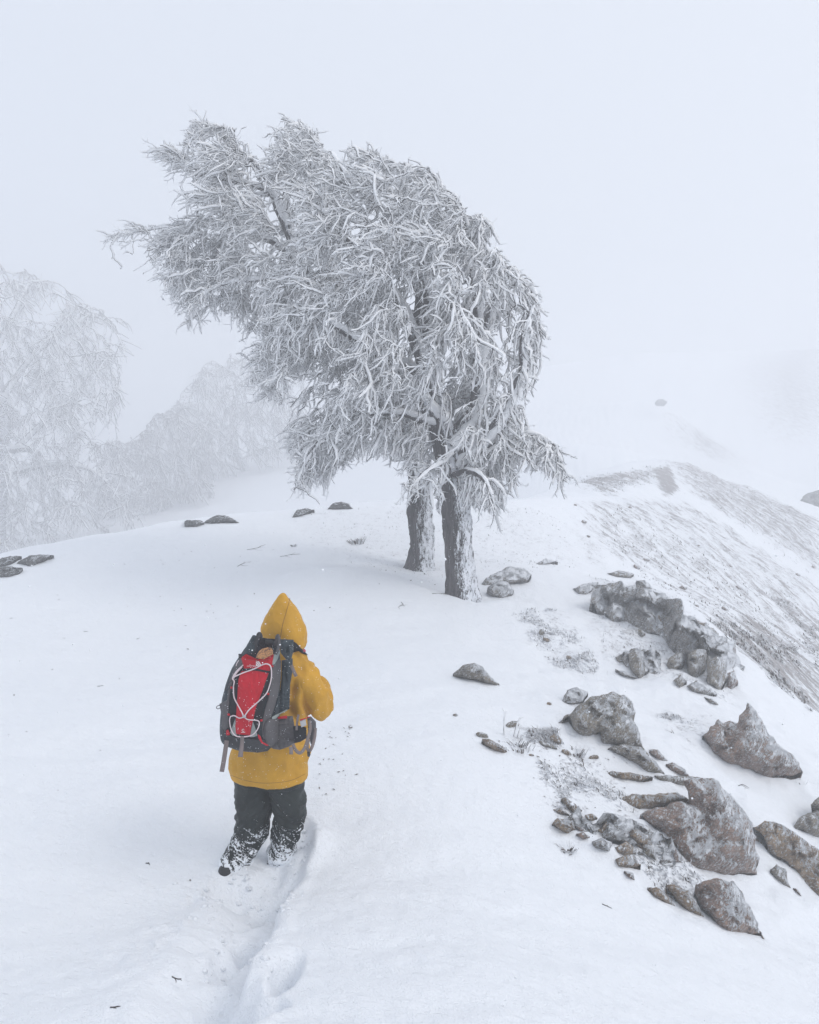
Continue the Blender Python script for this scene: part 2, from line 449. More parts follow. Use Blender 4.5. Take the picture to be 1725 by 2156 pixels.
def height(x, y, detail=True):
    z = h_base(x, y)
    r = np.hypot(x, y)
    z = z + 0.05*fbm(xy0(x, y, .55), 3, 3) * sstep(1, 5, r) + 0.10*fbm(xy0(x, y, .16), 2, 9)*sstep(6, 20, r)
    if not detail: return z
    # wind ripples
    c, s = math.cos(.35), math.sin(.35)
    z = z + 0.015*fbm(xy0((x*c+y*s), (-x*s+y*c), 1.2, 3.4), 3, 21)
    z = z + 0.005*fbm(xy0(x, y, 11), 3, 31)
    # rougher ground on the grassy flank
    rk = sstep(.55, 1.5, x-.08*(y-5))*sstep(4.2, 5.2, y)*(1-sstep(11.5, 13, y))      # lumpy drifts among the rocks
    z = z + rk*(.045*fbm(xy0(x, y, 2.1), 3, 43)+.02*fbm(xy0(x, y, 6), 2, 44))
    fl = sstep(5.5, 9, x)*sstep(12, 15, y)
    z = z + fl*0.10*fbm(xy0((x*.26-y*.97), (x*.97+y*.26), .35, 2.4), 3, 41)
    near = (r < 9)
    if near.any():
        xn, yn = x[near], y[near]
        wob = 0.055*fbm(xy0(xn, yn, 3.2), 3, 51)
        d, t = seg_dist(xn, yn, TRENCH)
        o_ = np.argsort(TRENCH[:, 1]); side = xn-np.interp(yn, TRENCH[o_, 1], TRENCH[o_, 0])     # + is the right-hand wall
        sg = np.where(side > 0, d, -d) + wob
        prof = np.where(sg > 0, 1-sstep(.07, .145, sg), 1-sstep(.05, .36, -sg))
        rim = np.exp(-((sg-.185)/0.05)**2) + .7*np.exp(-((sg+.44)/0.08)**2)
        zn = -0.155*prof + 0.009*rim*(1+1.2*fbm(xy0(xn, yn, 11), 2, 61))
        zn = zn + 0.03*prof*fbm(xy0(xn, yn, 7.0), 3, 71)
        dd, w = -sg, .26
        for c0, a, b, dep in HOLES:
            q = ((xn-c0[0])/a)**2 + ((yn-c0[1])/b)**2
            q = q*(1+.6*fbm(xy0(xn, yn, 7), 2, 81))
            zn = zn - dep*np.exp(-np.clip(q, 0, 30)**1.9)
        # churned clods along the left edge of the trench
        cl = np.exp(-((dd-w*1.5)/0.22)**2)*sstep(-0.2, .9, fbm(xy0(xn, yn, 2.0), 2, 91)+.3)
        zn = zn + cl*0.035*np.maximum(fbm(xy0(xn, yn, 14), 3, 95), 0)
        zn = zn * (1-.45*sstep(TRENCH[1][1]-.30, TRENCH[1][1]+.12, yn)) * (1-sstep(TRENCH[0][1]-.05, TRENCH[0][1]+.3, yn))
        z = z.copy(); z[near] += zn
    z = z + .10*np.exp(-((x-BANK[0])/.12)**2-((y-BANK[1])/.20)**2)*(1+.3*fbm(xy0(x, y, 9), 2, 12))
    for line, amp, wd in DRIFTS:
        d, t = seg_dist(x, y, line)
        sign = np.where(y > np.interp(x, line[:, 0], line[:, 1]), 1, -1)
        lee = np.exp(-(d/(wd*(np.where(sign > 0, .45, 1.6))))**2)
        e = sstep(0, .8, t)*(1-sstep(len(line)-2.2, len(line)-1, t))
        z = z + amp*lee*e
    return z

def graded(edges):
    out = []
    for a, b, n in edges: out.append(np.linspace(a, b, n, endpoint=False))
    return np.concatenate(out)
ang = np.radians(graded([(-180,-60,40),(-60,-31,60),(-31,31,440),(31,60,60),(60,180,40)]))
rr_ = np.exp(graded([(math.log(.15), math.log(2.4), 26),(math.log(2.4), math.log(8), 150),(math.log(8), math.log(36), 160),(math.log(36), math.log(300), 110)]))
rr_ = np.append(rr_, 300.0)
A_, R_ = np.meshgrid(ang, rr_)
TX, TY = R_*np.sin(A_), R_*np.cos(A_)
TZ = height(TX.ravel(), TY.ravel()).reshape(TX.shape)
nr, na = TX.shape
ii = np.arange(nr-1)[:, None]*na; jj = np.arange(na)[None]; jn = (jj+1) % na
F = np.stack([ii+jj, ii+jn, ii+na+jn, ii+na+jj], -1).reshape(-1, 4)[:, ::-1]
V = np.stack([TX.ravel(), TY.ravel(), TZ.ravel()], -1)
V = np.vstack([V, [[0, 0, float(TZ[0].mean())]]])
fan = np.stack([np.arange(na), (np.arange(na)+1) % na, np.full(na, len(V)-1)], -1)
ground = mesh_obj("snow_ground", V, [F, fan], [M_SNOW])
tag(ground, kind='structure')

# where grass and scrub show through (regions in world space)
def region(px, soft):
    w = world_poly(px)
    x, y = V[:, 0], V[:, 1]
    d, _ = seg_dist(x, y, w, True)
    ins = in_poly(x, y, w)
    sd = np.where(ins, d, -d)
    return sstep(-soft, soft, sd)
veg = np.zeros(len(V)); sparse = np.zeros(len(V))
for px, soft, amp in (
    ([(1400,975),(1480,978),(1600,1035),(1760,1110),(1760,1235),(1620,1140),(1520,1085),(1440,1030)], 1.6, .75),
    ([(1200,1055),(1300,1050),(1440,1060),(1760,1260),(1760,1520),(1640,1450),(1500,1310),(1380,1200),(1250,1150)], .9, .58),
    ([(1470,1280),(1560,1290),(1680,1370),(1760,1440),(1760,1530),(1660,1455),(1560,1370)], .5, .85),
    ([(1600,1240),(1660,1250),(1760,1330),(1760,1420),(1680,1330)], .5, .75),
    ([(1192,1024),(1240,1010),(1300,1000),(1370,990),(1400,982),(1380,1012),(1330,1024),(1290,1048),(1240,1030)], .6, .85),
    ([(1370,990),(1410,975),(1432,1040),(1400,1046)], .4, 1.1),
    ([(1410,868),(1470,900),(1580,975),(1520,975),(1430,935)], 7, .9),
    ([(1570,770),(1760,730),(1760,880),(1660,930),(1590,850)], 14.0, 1.1)):
    veg = np.maximum(veg, amp*region(px, soft))
for px, soft, amp in (
    ([(1080,1310),(1180,1290),(1270,1400),(1240,1420),(1130,1370)], .5, .55),
    ([(1230,1210),(1400,1240),(1560,1380),(1540,1480),(1400,1440),(1280,1400),(1230,1290)], .35, .6),
    ([(1370,1490),(1490,1500),(1530,1580),(1440,1580)], .3, .55),
    ([(1130,1550),(1290,1600),(1330,1680),(1180,1720),(1150,1700),(1210,1640),(1140,1600)], .25, .48),
    ([(1050,1525),(1180,1540),(1190,1590),(1090,1590)], .15, .5),
    ([(1180,1690),(1330,1700),(1500,1880),(1560,1950),(1420,1900),(1290,1800),(1200,1760)], .25, .48),
    ([(600,1090),(850,1070),(1180,1080),(1250,1180),(1120,1215),(860,1230),(720,1180),(600,1160)], .9, .36),
    ([(1190,1100),(1260,1140),(1290,1200),(1230,1180)], .3, .6)):
    sparse = np.maximum(sparse, amp*region(px, soft))
for nm, arr in (("veg", veg), ("sparse", sparse)):
    a = ground.data.attributes.new(nm, 'FLOAT', 'POINT'); a.data.foreach_set("value", arr.astype(np.float32))

_gx = None
def height_pt(x, y):
    return float(height(np.array([x], float), np.array([y], float))[0])
def hfull(x, y): return height(np.asarray(x, float), np.asarray(y, float))
def gp(X, Y):
    p, d = ground_hit(X, Y, hfull); return p, d

# ------------------------------------------------------------------ trees
FLOW = np.array([(250,500,-1,-.1),(350,330,-1,.1),(450,280,-.9,.2),(400,600,-.5,-.85),(450,650,-.35,-1),(600,300,-.9,.12),(620,450,-.9,-.1),
 (600,650,-.6,-.75),(560,780,-.8,-.6),(750,400,-.85,.0),(850,380,-.9,.15),(800,600,-.6,-.7),(700,800,-.6,-.8),(650,950,-.6,-.8),
 (900,700,-.5,-.8),(950,430,-.7,.05),(1020,470,-.1,-.4),(1100,620,.4,-.5),(1130,750,.05,-1),(1040,800,-.1,-1),(1100,900,.25,-.9),(1180,1000,.0,-1),
 (1040,1000,.05,-1),(930,1000,-.6,-.7),(860,1020,-.7,-.6)], float)
def flow_main(p):
    X, Y, d = proj(p)
    w = 1/(((X[..., None]-FLOW[:, 0])**2 + (Y[..., None]-FLOW[:, 1])**2) + 900)**1.3
    w /= w.sum(-1, keepdims=True)
    fx = (w*FLOW[:, 2]).sum(-1); fz = (w*FLOW[:, 3]).sum(-1)
    return nrm(np.stack([fx, -0.1+0*fx, fz], -1))
def flow_droop(p):
    n = fbm(p*.5, 2, 7)
    return nrm(np.stack([.25*n+.15, -.1+.3*n, -1+0*n], -1))

def resample(pl, n): return catmull(pl, n)

def build_tree(name, label, cat, limbs, poly, d0, thick, n_att, n_twig, flow, twig_len, twig_r, rime_w, k_seg=6, sub=2, bark=None,
               seed=1, extra_top=None, core=True, trunk_n=1, ymid=None, group=None, maxlen=1.7, spread=.55, inset=.16, over=(.5, .98), holes=.0, clear=(), rk=4):
    r = np.random.default_rng(seed)
    root = empty(name, tuple(limbs[0][0][0]))
    tag(root, label, cat, group)
    loc = np.array(root.location)
    nodes, ndir, nrad = [], [], []
    trunkV, trunkF = [], []
    limb_objs = []
    for li, (pl, rad) in enumerate(limbs):
        is_trunk = li < trunk_n
        ln = np.linalg.norm(np.diff(pl, axis=0), axis=1).sum()
        n = max(8, int(ln/(0.05 if is_trunk else .09)))
        c = catmull(pl, n)
        rd = np.interp(np.linspace(0, 1, n), np.linspace(0, 1, len(rad)), rad)
        if not is_trunk:
            c = c + (0.03+0.0*rd)[:, None]*fbm(c*2.2+li*9, 2, 5)[:, None]*np.array([1, .6, .8])
        k = 44 if is_trunk else 9
        Vt, Ft = tube_arrays(c[None], rd[None], k)
        if is_trunk:
            Vt = Vt.reshape(n, k, 3)
            a = np.arange(k)*2*math.pi/k
            dirv = nrm(Vt-c[:, None])
            hgt = c[:, 2]-c[0, 2]
            q = np.stack([np.cos(a)[None]*2.8+0*hgt[:, None], np.sin(a)[None]*2.8+0*hgt[:, None], hgt[:, None]*1.1+0*a[None]], -1)
            ridg = 1-np.abs(fbm(q*2.2, 3, 5))*1.3
            lump = fbm(q*.6+3, 2, 15)
            flare = np.exp(-hgt/0.22)[:, None]*(.42+.30*np.cos(a*5+1.3)[None]) if li == 0 else 0
            Vt = Vt + dirv*((rd[:, None]*(.26*ridg-.13+.20*lump+flare))[..., None])
            Vt = Vt.reshape(-1, 3)
        o = mesh_obj("trunk" if is_trunk else "limb", Vt-loc, [Ft], [bark or M_BARK], root)
        t = nrm(np.gradient(c, axis=0))
        s0 = int(n*(.45 if is_trunk else .1))
        step = 2
        nodes.append(c[s0::step]); ndir.append(t[s0::step]); nrad.append(rd[s0::step])
        if not is_trunk:      # rime on limb
            limb_objs.append((c, rd))
    nodes = np.vstack(nodes); ndir = np.vstack(ndir); nrad = np.concatenate(nrad)
    # attractors in the crown volume
    poly = np.asarray(poly, float)
    pw = P(poly[:, 0], poly[:, 1], d0)
    p2 = pw[:, [0, 2]]
    lo, hi = p2.min(0), p2.max(0)
    att = []
    while len(att) < n_att:
        q = lo + r.random((n_att*3, 2))*(hi-lo)
        q = q[in_poly(q[:, 0], q[:, 1], p2)]
        dd, _ = seg_dist(q[:, 0], q[:, 1], p2, True)
        kp = dd > inset*(.4+r.random(len(q)))
        q, dd = q[kp], dd[kp]
        th = thick*np.sqrt(np.clip(dd/1.2, 0, 1))*0.98+.08
        s = r.random(len(q))*2-1
        s = np.sign(s)*np.abs(s)**.6
        yy = (ymid if ymid is not None else pw[:, 1].mean()) + s*th
        # keep silhouette: shift x,z with depth so it stays inside the outline seen from the path
        f = (yy)/(pw[:, 1].mean())
        x = q[:, 0]*f; z = CAM[2]+(q[:, 1]-CAM[2])*f
        c3 = np.stack([x, yy, z], -1)
        if holes: c3 = c3[fbm(c3*.95, 2, seed+70) > -holes]
        att += list(c3)
    att = np.array(att[:n_att])
    dmin = np.array([np.min(((nodes-a)**2).sum(1)) for a in att])
    att = att[np.argsort(dmin)]
    brP, brR = [], []
    NN, ND, NR = [nodes], [ndir], [nrad]
    fl_a = flow(att)
    allN, allD, allR = nodes.copy(), ndir.copy(), nrad.copy()
    for i, a in enumerate(att):
        v = a-allN; dist = np.linalg.norm(v, axis=1)
        cosf = (v@fl_a[i])/np.maximum(dist, .01)
        cosd = (v*allD).sum(1)/np.maximum(dist, .01)
        cost = dist*(1+.9*(1-cosf)+.5*(1-cosd)) + .25*(allR < .008)
        cost[dist < .12] = 1e9
        b = int(np.argmin(cost)); Ld = dist[b]
        if Ld > maxlen*1.8: 
            continue
        p0, dr, pr = allN[b], allD[b], allR[b]
        c1 = p0 + nrm(dr*.6+nrm(a-p0)*.6)*Ld*.33
        c2 = a - fl_a[i]*Ld*.33
        t = np.linspace(0, 1, 9)[:, None]
        path = (1-t)**3*p0 + 3*(1-t)**2*t*c1 + 3*(1-t)*t*t*c2 + t**3*a
        wig = r.normal(size=(9, 3))*Ld*.022; wig[0] = 0
        path = path + wig
        r0 = min(pr*.72, .008+.016*Ld)
        rd = r0*(1-t[:, 0])**.8 + twig_r*1.1*t[:, 0]
        rd = np.maximum(rd, twig_r)
        brP.append(path); brR.append(rd)
        tt = nrm(np.gradient(path, axis=0))
        allN = np.vstack([allN, path[2::2]]); allD = np.vstack([allD, tt[2::2]]); allR = np.concatenate([allR, rd[2::2]])
    brP = np.array(brP); brR = np.array(brR)
    # twigs
    seg_s = nrm(np.gradient(brP, axis=1))
    bi = r.integers(0, len(brP), n_twig*3); si = r.integers(1, 9, n_twig*3)
    keep = fbm(brP[bi, si]*1.5, 2, 33) > r.normal(size=len(bi))*.16-.02        # sprays gather in clumps
    if clear:                                                                  # bare stretches that show the dark wood
        X_, Y_, D_ = proj(brP[bi, si])
        for cx, cy, ra, rb in clear: keep &= ~((((X_-cx)/ra)**2+((Y_-cy)/rb)**2 < 1) & (D_ < d0+.25))
    bi, si = bi[keep][:n_twig], si[keep][:n_twig]
    st = brP[bi, si]; dr = seg_s[bi, si]
    ext = []
    for c, rd in limb_objs:
        ext.append(c[len(c)//3:])
    if ext:
        ext = np.vstack(ext); m = n_twig//9
        e = ext[r.integers(0, len(ext), m)]
        st = np.vstack([st, e]); dr = np.vstack([dr, r.normal(size=(m, 3))])
    N = len(st)
    fl = flow(st)
    lf = np.stack([fbm(st*1.1+9*q, 2, 60+q) for q in range(3)], -1)     # neighbours lean the same way
    d = nrm(dr*.55 + lf*.75 + r.normal(size=(N, 3))*spread*.42 + fl*.8 + np.array([0, 0, .12]))
    Ln = twig_len*(.45+r.random(N)**3*1.8)
    S = k_seg+1
    TP = np.zeros((N, S, 3)); TP[:, 0] = st
    bend = r.normal(size=(N, 3))*.10; ovr = r.uniform(over[0], over[1], N)
    for s in range(1, S):
        kink = r.normal(size=(N, 3))*.36
        d = nrm(d + fl*.16 + np.array([0, 0, -.13]) + bend + kink)
        nx = TP[:, s-1] + d*(Ln/k_seg)[:, None]
        X_, Y_, _ = proj(nx); ok_ = in_poly(X_, Y_, poly)
        Ln = np.where(ok_, Ln, Ln*ovr)
        TP[:, s] = TP[:, s-1] + d*(Ln/k_seg)[:, None]
    TRr = twig_r*(1-.5*np.linspace(0, 1, S))[None]*(.8+.5*r.random((N, 1)))
    sets = [(TP, TRr, (.85+.60*np.clip(Ln/twig_len-.45, 0, 1.3))[:, None])]
    if sub:
        ns = N*sub
        pi = np.repeat(np.arange(N), sub); sj = r.integers(1, S, ns)
        s0 = TP[pi, sj]; T = nrm(np.gradient(TP, axis=1))[pi, sj]
        side = nrm(r.normal(size=(ns, 3)))
        dd = nrm(T*.75 + side*.9 + WIND*.35 + fl[pi]*.1)
        sl = np.minimum(Ln[pi], .45)*(.14+.26*r.random(ns)**1.5)
        SS = 2
        SPp = np.zeros((ns, SS, 3)); SPp[:, 0] = s0
        for s in range(1, SS):
            dd = nrm(dd + r.normal(size=(ns, 3))*.25 + fl[pi]*.12)
            SPp[:, s] = SPp[:, s-1] + dd*(sl/(SS-1))[:, None]
        SR = twig_r*.7*(1-.4*np.linspace(0, 1, SS))[None]*np.ones((ns, 1))
        sets.append((SPp, SR, .80))
    # meshes: dark wood and white rime
    dV, dF, nb = [], [], 0
    v, f = tube_arrays(brP, brR, 4); dV.append(v); dF.append(f+nb); nb += len(v)
    if core:
        for Pn, R, _ in [sets[0]]+([(sets[1][0][::5], sets[1][1][::5], 1)] if sub > 1 else []):
            v, f = tube_arrays(Pn, R, 3); dV.append(v); dF.append(f+nb); nb += len(v)
    tw = mesh_obj("twigs", np.vstack(dV)-loc, [np.vstack(dF)], [M_TWIG], root)
    tw['kind'] = 'stuff'
    rV, rF, nb = [], [], 0
    def add_rime(Pn, R, wmul, k, floor):
        nonlocal nb
        N_, S_, _ = Pn.shape
        env = np.array([1.0, .12]) if S_ == 2 else np.sin(np.clip(np.linspace(0.06, 1.0, S_), 0, 1)*math.pi*.93)**.45
        w = (rime_w*wmul)*(.6+.8*r.random((N_, 1)))*(.65+.7*r.random((N_, S_)))*env[None]
        w = np.maximum(w, .001)
        off = R*.35 + w*1.02
        ref = nrm(WIND[None, None] + .28*r.normal(size=(N_, 1, 3)))
        v, f = tube_arrays(Pn, w*.66, k, ref, off, 1.6)
        rV.append(v); rF.append(f+nb); nb += len(v)
    add_rime(brP, brR, 1.15, 4, 0)
    for (Pn, R, m), k in zip(sets, (rk, 3)):
        add_rime(Pn, R, m, k, 0)
    for c, rd in limb_objs:
        nseg = len(c); w = (rd*.6+rime_w*1.0)*(.6+.8*r.random(nseg)); w[-1] = .003
        v, f = tube_arrays(c[None], (w*.9)[None], 7, np.broadcast_to(WIND, (1, nseg, 3)), (rd*.75+w*.35)[None], 1.15, jit=.5)
        rV.append(v); rF.append(f+nb); nb += len(v)
    rm = mesh_obj("rime_crust", np.vstack(rV)-loc, [np.vstack(rF)], [M_RIME], root)
    rm['kind'] = 'stuff'
    print(name, "branches", len(brP), "twigs", N, "tris", 2*(sum(len(f) for f in rF)+sum(len(f) for f in dF)))
    return root
def LP(*pts): return np.array([P(*p) for p in pts])

# front tree
baseA, dA = gp(968, 1268)
A_trunk = LP((970,1300,12.0),(972,1262,12.0),(966,1180,12.0),(962,1090,12.0),(952,1000,12.05),(930,900,12.1),(905,800,12.2),(888,700,12.2),(892,600,12.2),(885,500,12.3),(850,430,12.4))
A_limbs = [(A_trunk, [.26,.235,.205,.20,.185,.17,.15,.125,.10,.07,.03]),
 (LP((940,940,12.1),(1000,860,12.2),(1010,750,12.2),(1040,640,12.3),(1060,550,12.4)), [.15,.12,.09,.06,.02]),
 (LP((1010,760,12.2),(1005,650,12.3),(985,540,12.3),(1000,480,12.3),(1015,450,12.3)), [.09,.07,.05,.03,.01]),
 (LP((1040,640,12.3),(1080,600,12.1),(1120,620,12.0),(1138,720,11.9)), [.05,.04,.03,.01]),
 (LP((950,980,12.1),(1040,900,11.8),(1090,800,11.6),(1110,680,11.6),(1125,640,11.6)), [.10,.07,.05,.04,.015]),
 (LP((925,890,12.1),(850,800,11.8),(770,730,11.5),(680,670,11.3),(620,640,11.2)), [.12,.09,.07,.045,.015]),
 (LP((905,800,12.2),(860,680,11.9),(790,560,11.7),(700,470,11.6),(650,430,11.6)), [.11,.08,.06,.04,.015]),
 (LP((890,650,12.2),(860,520,12.4),(800,440,12.6),(740,390,12.7),(698,318,12.8)), [.09,.07,.055,.04,.012]),
 (LP((888,600,12.2),(930,500,12.3),(985,495,12.2),(955,425,12.3),(900,375,12.4)), [.07,.055,.045,.03,.01]),
 (LP((895,720,12.2),(900,620,11.7),(870,560,11.3),(830,540,11.1),(790,560,10.9)), [.08,.065,.05,.03,.01]),
 (LP((955,1010,12.0),(1040,940,12.2),(1110,915,12.3),(1165,945,12.3),(1185,1010,12.2)), [.06,.045,.035,.02,.008]),
 (LP((945,950,11.95),(935,970,11.5),(900,990,11.2),(860,1030,11.0)), [.06,.045,.03,.01]),
 (LP((930,900,12.1),(830,870,11.9),(730,880,11.7),(650,960,11.6),(625,1025,11.6)), [.07,.05,.035,.02,.006]),
 (LP((950,1000,12.0),(990,990,11.5),(1020,1010,11.2),(1040,1060,11.1)), [.05,.04,.025,.01]),
 (LP((900,780,12.2),(940,700,11.6),(960,640,11.2),(990,700,11.0)), [.07,.05,.03,.01]),
 (LP((905,800,12.2),(820,760,12.8),(720,720,13.2),(620,760,13.4),(550,830,13.4)), [.09,.07,.05,.03,.01])]
A_poly = [(520,800),(555,700),(560,600),(620,520),(640,430),(690,350),(740,305),(830,342),(930,372),(950,420),(1000,438),(1042,485),(1052,540),(1100,572),(1130,650),(1142,740),(1140,850),(1108,885),(1150,918),(1190,948),(1182,1050),(1150,1000),(1105,968),(1092,1020),(1055,1078),(1000,1055),(960,1080),(900,1066),(850,1052),(862,1000),(832,1010),(850,962),(800,950),(740,965),(690,1000),(620,1036),(640,985),(590,930),(600,860),(560,840)]
build_tree("beech_tree", "front twin beech with a crooked rime-covered crown, thick trunk behind the snow drift", "tree", A_limbs, A_poly, 12.1, 1.2,
    1250, 10500, flow_main, .30, .0058, .0128, rk=3, k_seg=5, sub=6, seed=3, holes=.95, spread=.75, inset=.05, clear=((928,910,30,55),(900,640,26,95),(885,700,22,50),(735,355,34,30),(985,560,22,40),(690,680,30,22)))
# rear tree, its crown blown out to the left
B_trunk = LP((878,1225,14.3),(882,1192,14.3),(888,1140,14.3),(884,1080,14.3),(886,1010,14.2),(872,920,14.2),(840,820,14.2),(780,720,14.1),(710,640,14.0),(640,560,14.0),(596,470,14.0))
B_limbs = [(B_trunk, [.27,.22,.205,.215,.19,.17,.15,.13,.11,.09,.05]),
 (LP((600,480,14.0),(590,430,14.0),(545,392,14.0),(450,370,14.0),(340,322,14.0)), [.06,.055,.045,.03,.01]),
 (LP((650,570,14.0),(560,500,14.2),(440,470,14.3),(330,480,14.4),(240,500,14.4)), [.07,.055,.04,.025,.008]),
 (LP((610,500,14.0),(600,410,14.2),(640,340,14.3),(655,290,14.3),(610,255,14.3)), [.06,.045,.035,.025,.008]),
 (LP((700,630,14.0),(600,590,13.6),(500,590,13.4),(430,620,13.3),(400,675,13.3)), [.07,.05,.035,.02,.008]),
 (LP((760,700,14.1),(710,580,14.3),(690,450,14.4),(700,360,14.4)), [.08,.06,.04,.015]),
 (LP((800,760,14.1),(680,720,13.9),(590,740,13.7),(540,790,13.7)), [.07,.05,.03,.01]),
 (LP((596,470,14.0),(560,380,14.0),(520,330,14.1),(470,285,14.2),(415,270,14.2)), [.05,.04,.03,.02,.008]),
 (LP((884,1080,14.3),(870,1000,14.0),(850,960,13.8),(800,940,13.7)), [.06,.04,.03,.01])]
B_poly = [(212,522),(238,470),(290,460),(345,482),(388,455),(362,428),(302,410),(305,350),(285,325),(330,305),(400,300),(408,258),(500,270),(555,335),(562,262),(610,246),(655,270),(695,322),(740,400),(760,500),(740,600),(700,700),(620,760),(560,800),(530,780),(500,740),(512,700),(470,655),(430,690),(395,690),(380,640),(350,612),(280,590),(232,556)]
build_tree("beech_tree", "rear twin beech leaning left behind the front trunk, rime-covered crown blown out leftward", "tree", B_limbs, B_poly, 14.0, .85,
    720, 5600, flow_main, .29, .0060, .0125, rk=3, k_seg=5, sub=5, seed=5, holes=.30, spread=.75, inset=.04, clear=((600,450,22,60),(520,395,40,14),(590,520,24,30)))
# ---- hazy trees below the left edge
def simple_limbs(base, d, trunk_px, radii, arms):
    out = [(LP(*[(x, y, d) for x, y in trunk_px]), radii)]
    for a in arms: out.append((LP(*[(x, y, d+o) for x, y, o in a]), list(np.linspace(radii[-1]*.9+.02, .012, len(a)))))
    return out
T1 = simple_limbs(None, 74, [(-10,1330),(-12,1100),(0,950),(-10,800),(-30,700)], [1.1,.9,.8,.6,.4],
  [[(-5,980,0),(80,900,-.5),(150,830,-.8),(230,740,-1)],[(-8,860,0),(60,760,.3),(140,690,.5),(200,660,.6)],[(-20,760,0),(30,660,0),(60,600,.2),(100,590,.2)],
   [(0,1000,0),(100,980,-1),(190,990,-1.5),(260,1050,-1.8)],[(-10,900,0),(-80,760,0),(-130,660,0),(-150,620,0)],[(0,950,0),(70,950,-1.6),(100,1010,-2),(150,1080,-2.2)]])
T1p = [(-160,640),(-80,580),(0,560),(60,572),(120,582),(160,622),(205,640),(268,665),(292,715),(262,760),(262,850),(245,930),(285,1010),(335,1065),(300,1110),(180,1150),(0,1190),(-220,1190),(-260,800)]
build_tree("hoarfrost_tree", "broad hoarfrosted tree fading into fog below the left edge of the ridge", "tree", T1, T1p, 74, 9, 900, 8500, flow_droop, 1.3, .044, .036, rk=3, k_seg=3, sub=1, seed=9, core=True, holes=.5, maxlen=9, spread=1.3, inset=.4)
T2 = simple_limbs(None, 108, [(500,1240),(535,1100),(520,1000),(490,930),(500,850)], [.95,.8,.65,.5,.3],
  [[(505,960,0),(440,880,0),(380,850,0)],[(500,900,0),(560,820,0),(590,780,0)],[(515,990,0),(420,960,0),(340,990,0)]])
T2p = [(330,960),(350,870),(390,820),(440,760),(500,750),(560,720),(630,760),(660,860),(620,960),(560,990),(530,960),(480,1010),(400,1020)]
build_tree("hoarfrost_tree", "faint leaning tree deep in the fog left of the twin beech trunks", "tree", T2, T2p, 108, 8, 340, 3000, flow_droop, 1.9, .07, .038, rk=3, k_seg=3, sub=1, seed=12, core=True, maxlen=14, spread=.9)
T3 = simple_limbs(None, 94, [(398,1230),(402,1110),(400,1030),(380,960),(360,900)], [.85,.7,.6,.45,.3],
  [[(395,1010,0),(310,960,0),(240,960,0)],[(385,970,0),(430,900,0),(450,860,0)],[(400,1040,0),(320,1030,0),(260,1060,0)]])
T3p = [(180,1000),(220,920),(280,930),(330,870),(400,860),(450,910),(470,980),(440,1050),(380,1060),(300,1100),(240,1120),(180,1100)]
build_tree("hoarfrost_tree", "short dim tree in fog just behind the low rocks on the snow crest", "tree", T3, T3p, 94, 8, 320, 2800, flow_droop, 1.7, .065, .033, rk=3, k_seg=3, sub=1, seed=14, core=True, maxlen=14, spread=.9)

# ------------------------------------------------------------------ haze
def box_mesh(name, lo, hi, mat, parent=None):
    x0, y0, z0 = lo; x1, y1, z1 = hi
    Vb = [(x0,y0,z0),(x1,y0,z0),(x1,y1,z0),(x0,y1,z0),(x0,y0,z1),(x1,y0,z1),(x1,y1,z1),(x0,y1,z1)]
    Fb = [(0,3,2,1),(4,5,6,7),(0,1,5,4),(1,2,6,5),(2,3,7,6),(3,0,4,7)]
    return mesh_obj(name, Vb, [Fb], [mat], parent, smooth=False)
mh = bpy.data.materials.new("haze"); mh.use_nodes = True
mh.node_tree.nodes.clear()
o_ = mh.node_tree.nodes.new("ShaderNodeOutputMaterial")
v_ = mh.node_tree.nodes.new("ShaderNodeVolumePrincipled")
v_.inputs['Color'].default_value = (0.97, 0.98, 1.0, 1)
v_.inputs['Density'].default_value = FOG
v_.inputs['Anisotropy'].default_value = 0.25
mh.node_tree.links.new(v_.outputs[0], o_.inputs['Volume'])
zmax = max(float(TZ.max())+.6, 21)
haze = box_mesh("haze", (-305, -305, float(TZ.min())-1), (305, 305, zmax), mh)
tag(haze, kind='stuff')
print("terrain z", TZ.min(), TZ.max())
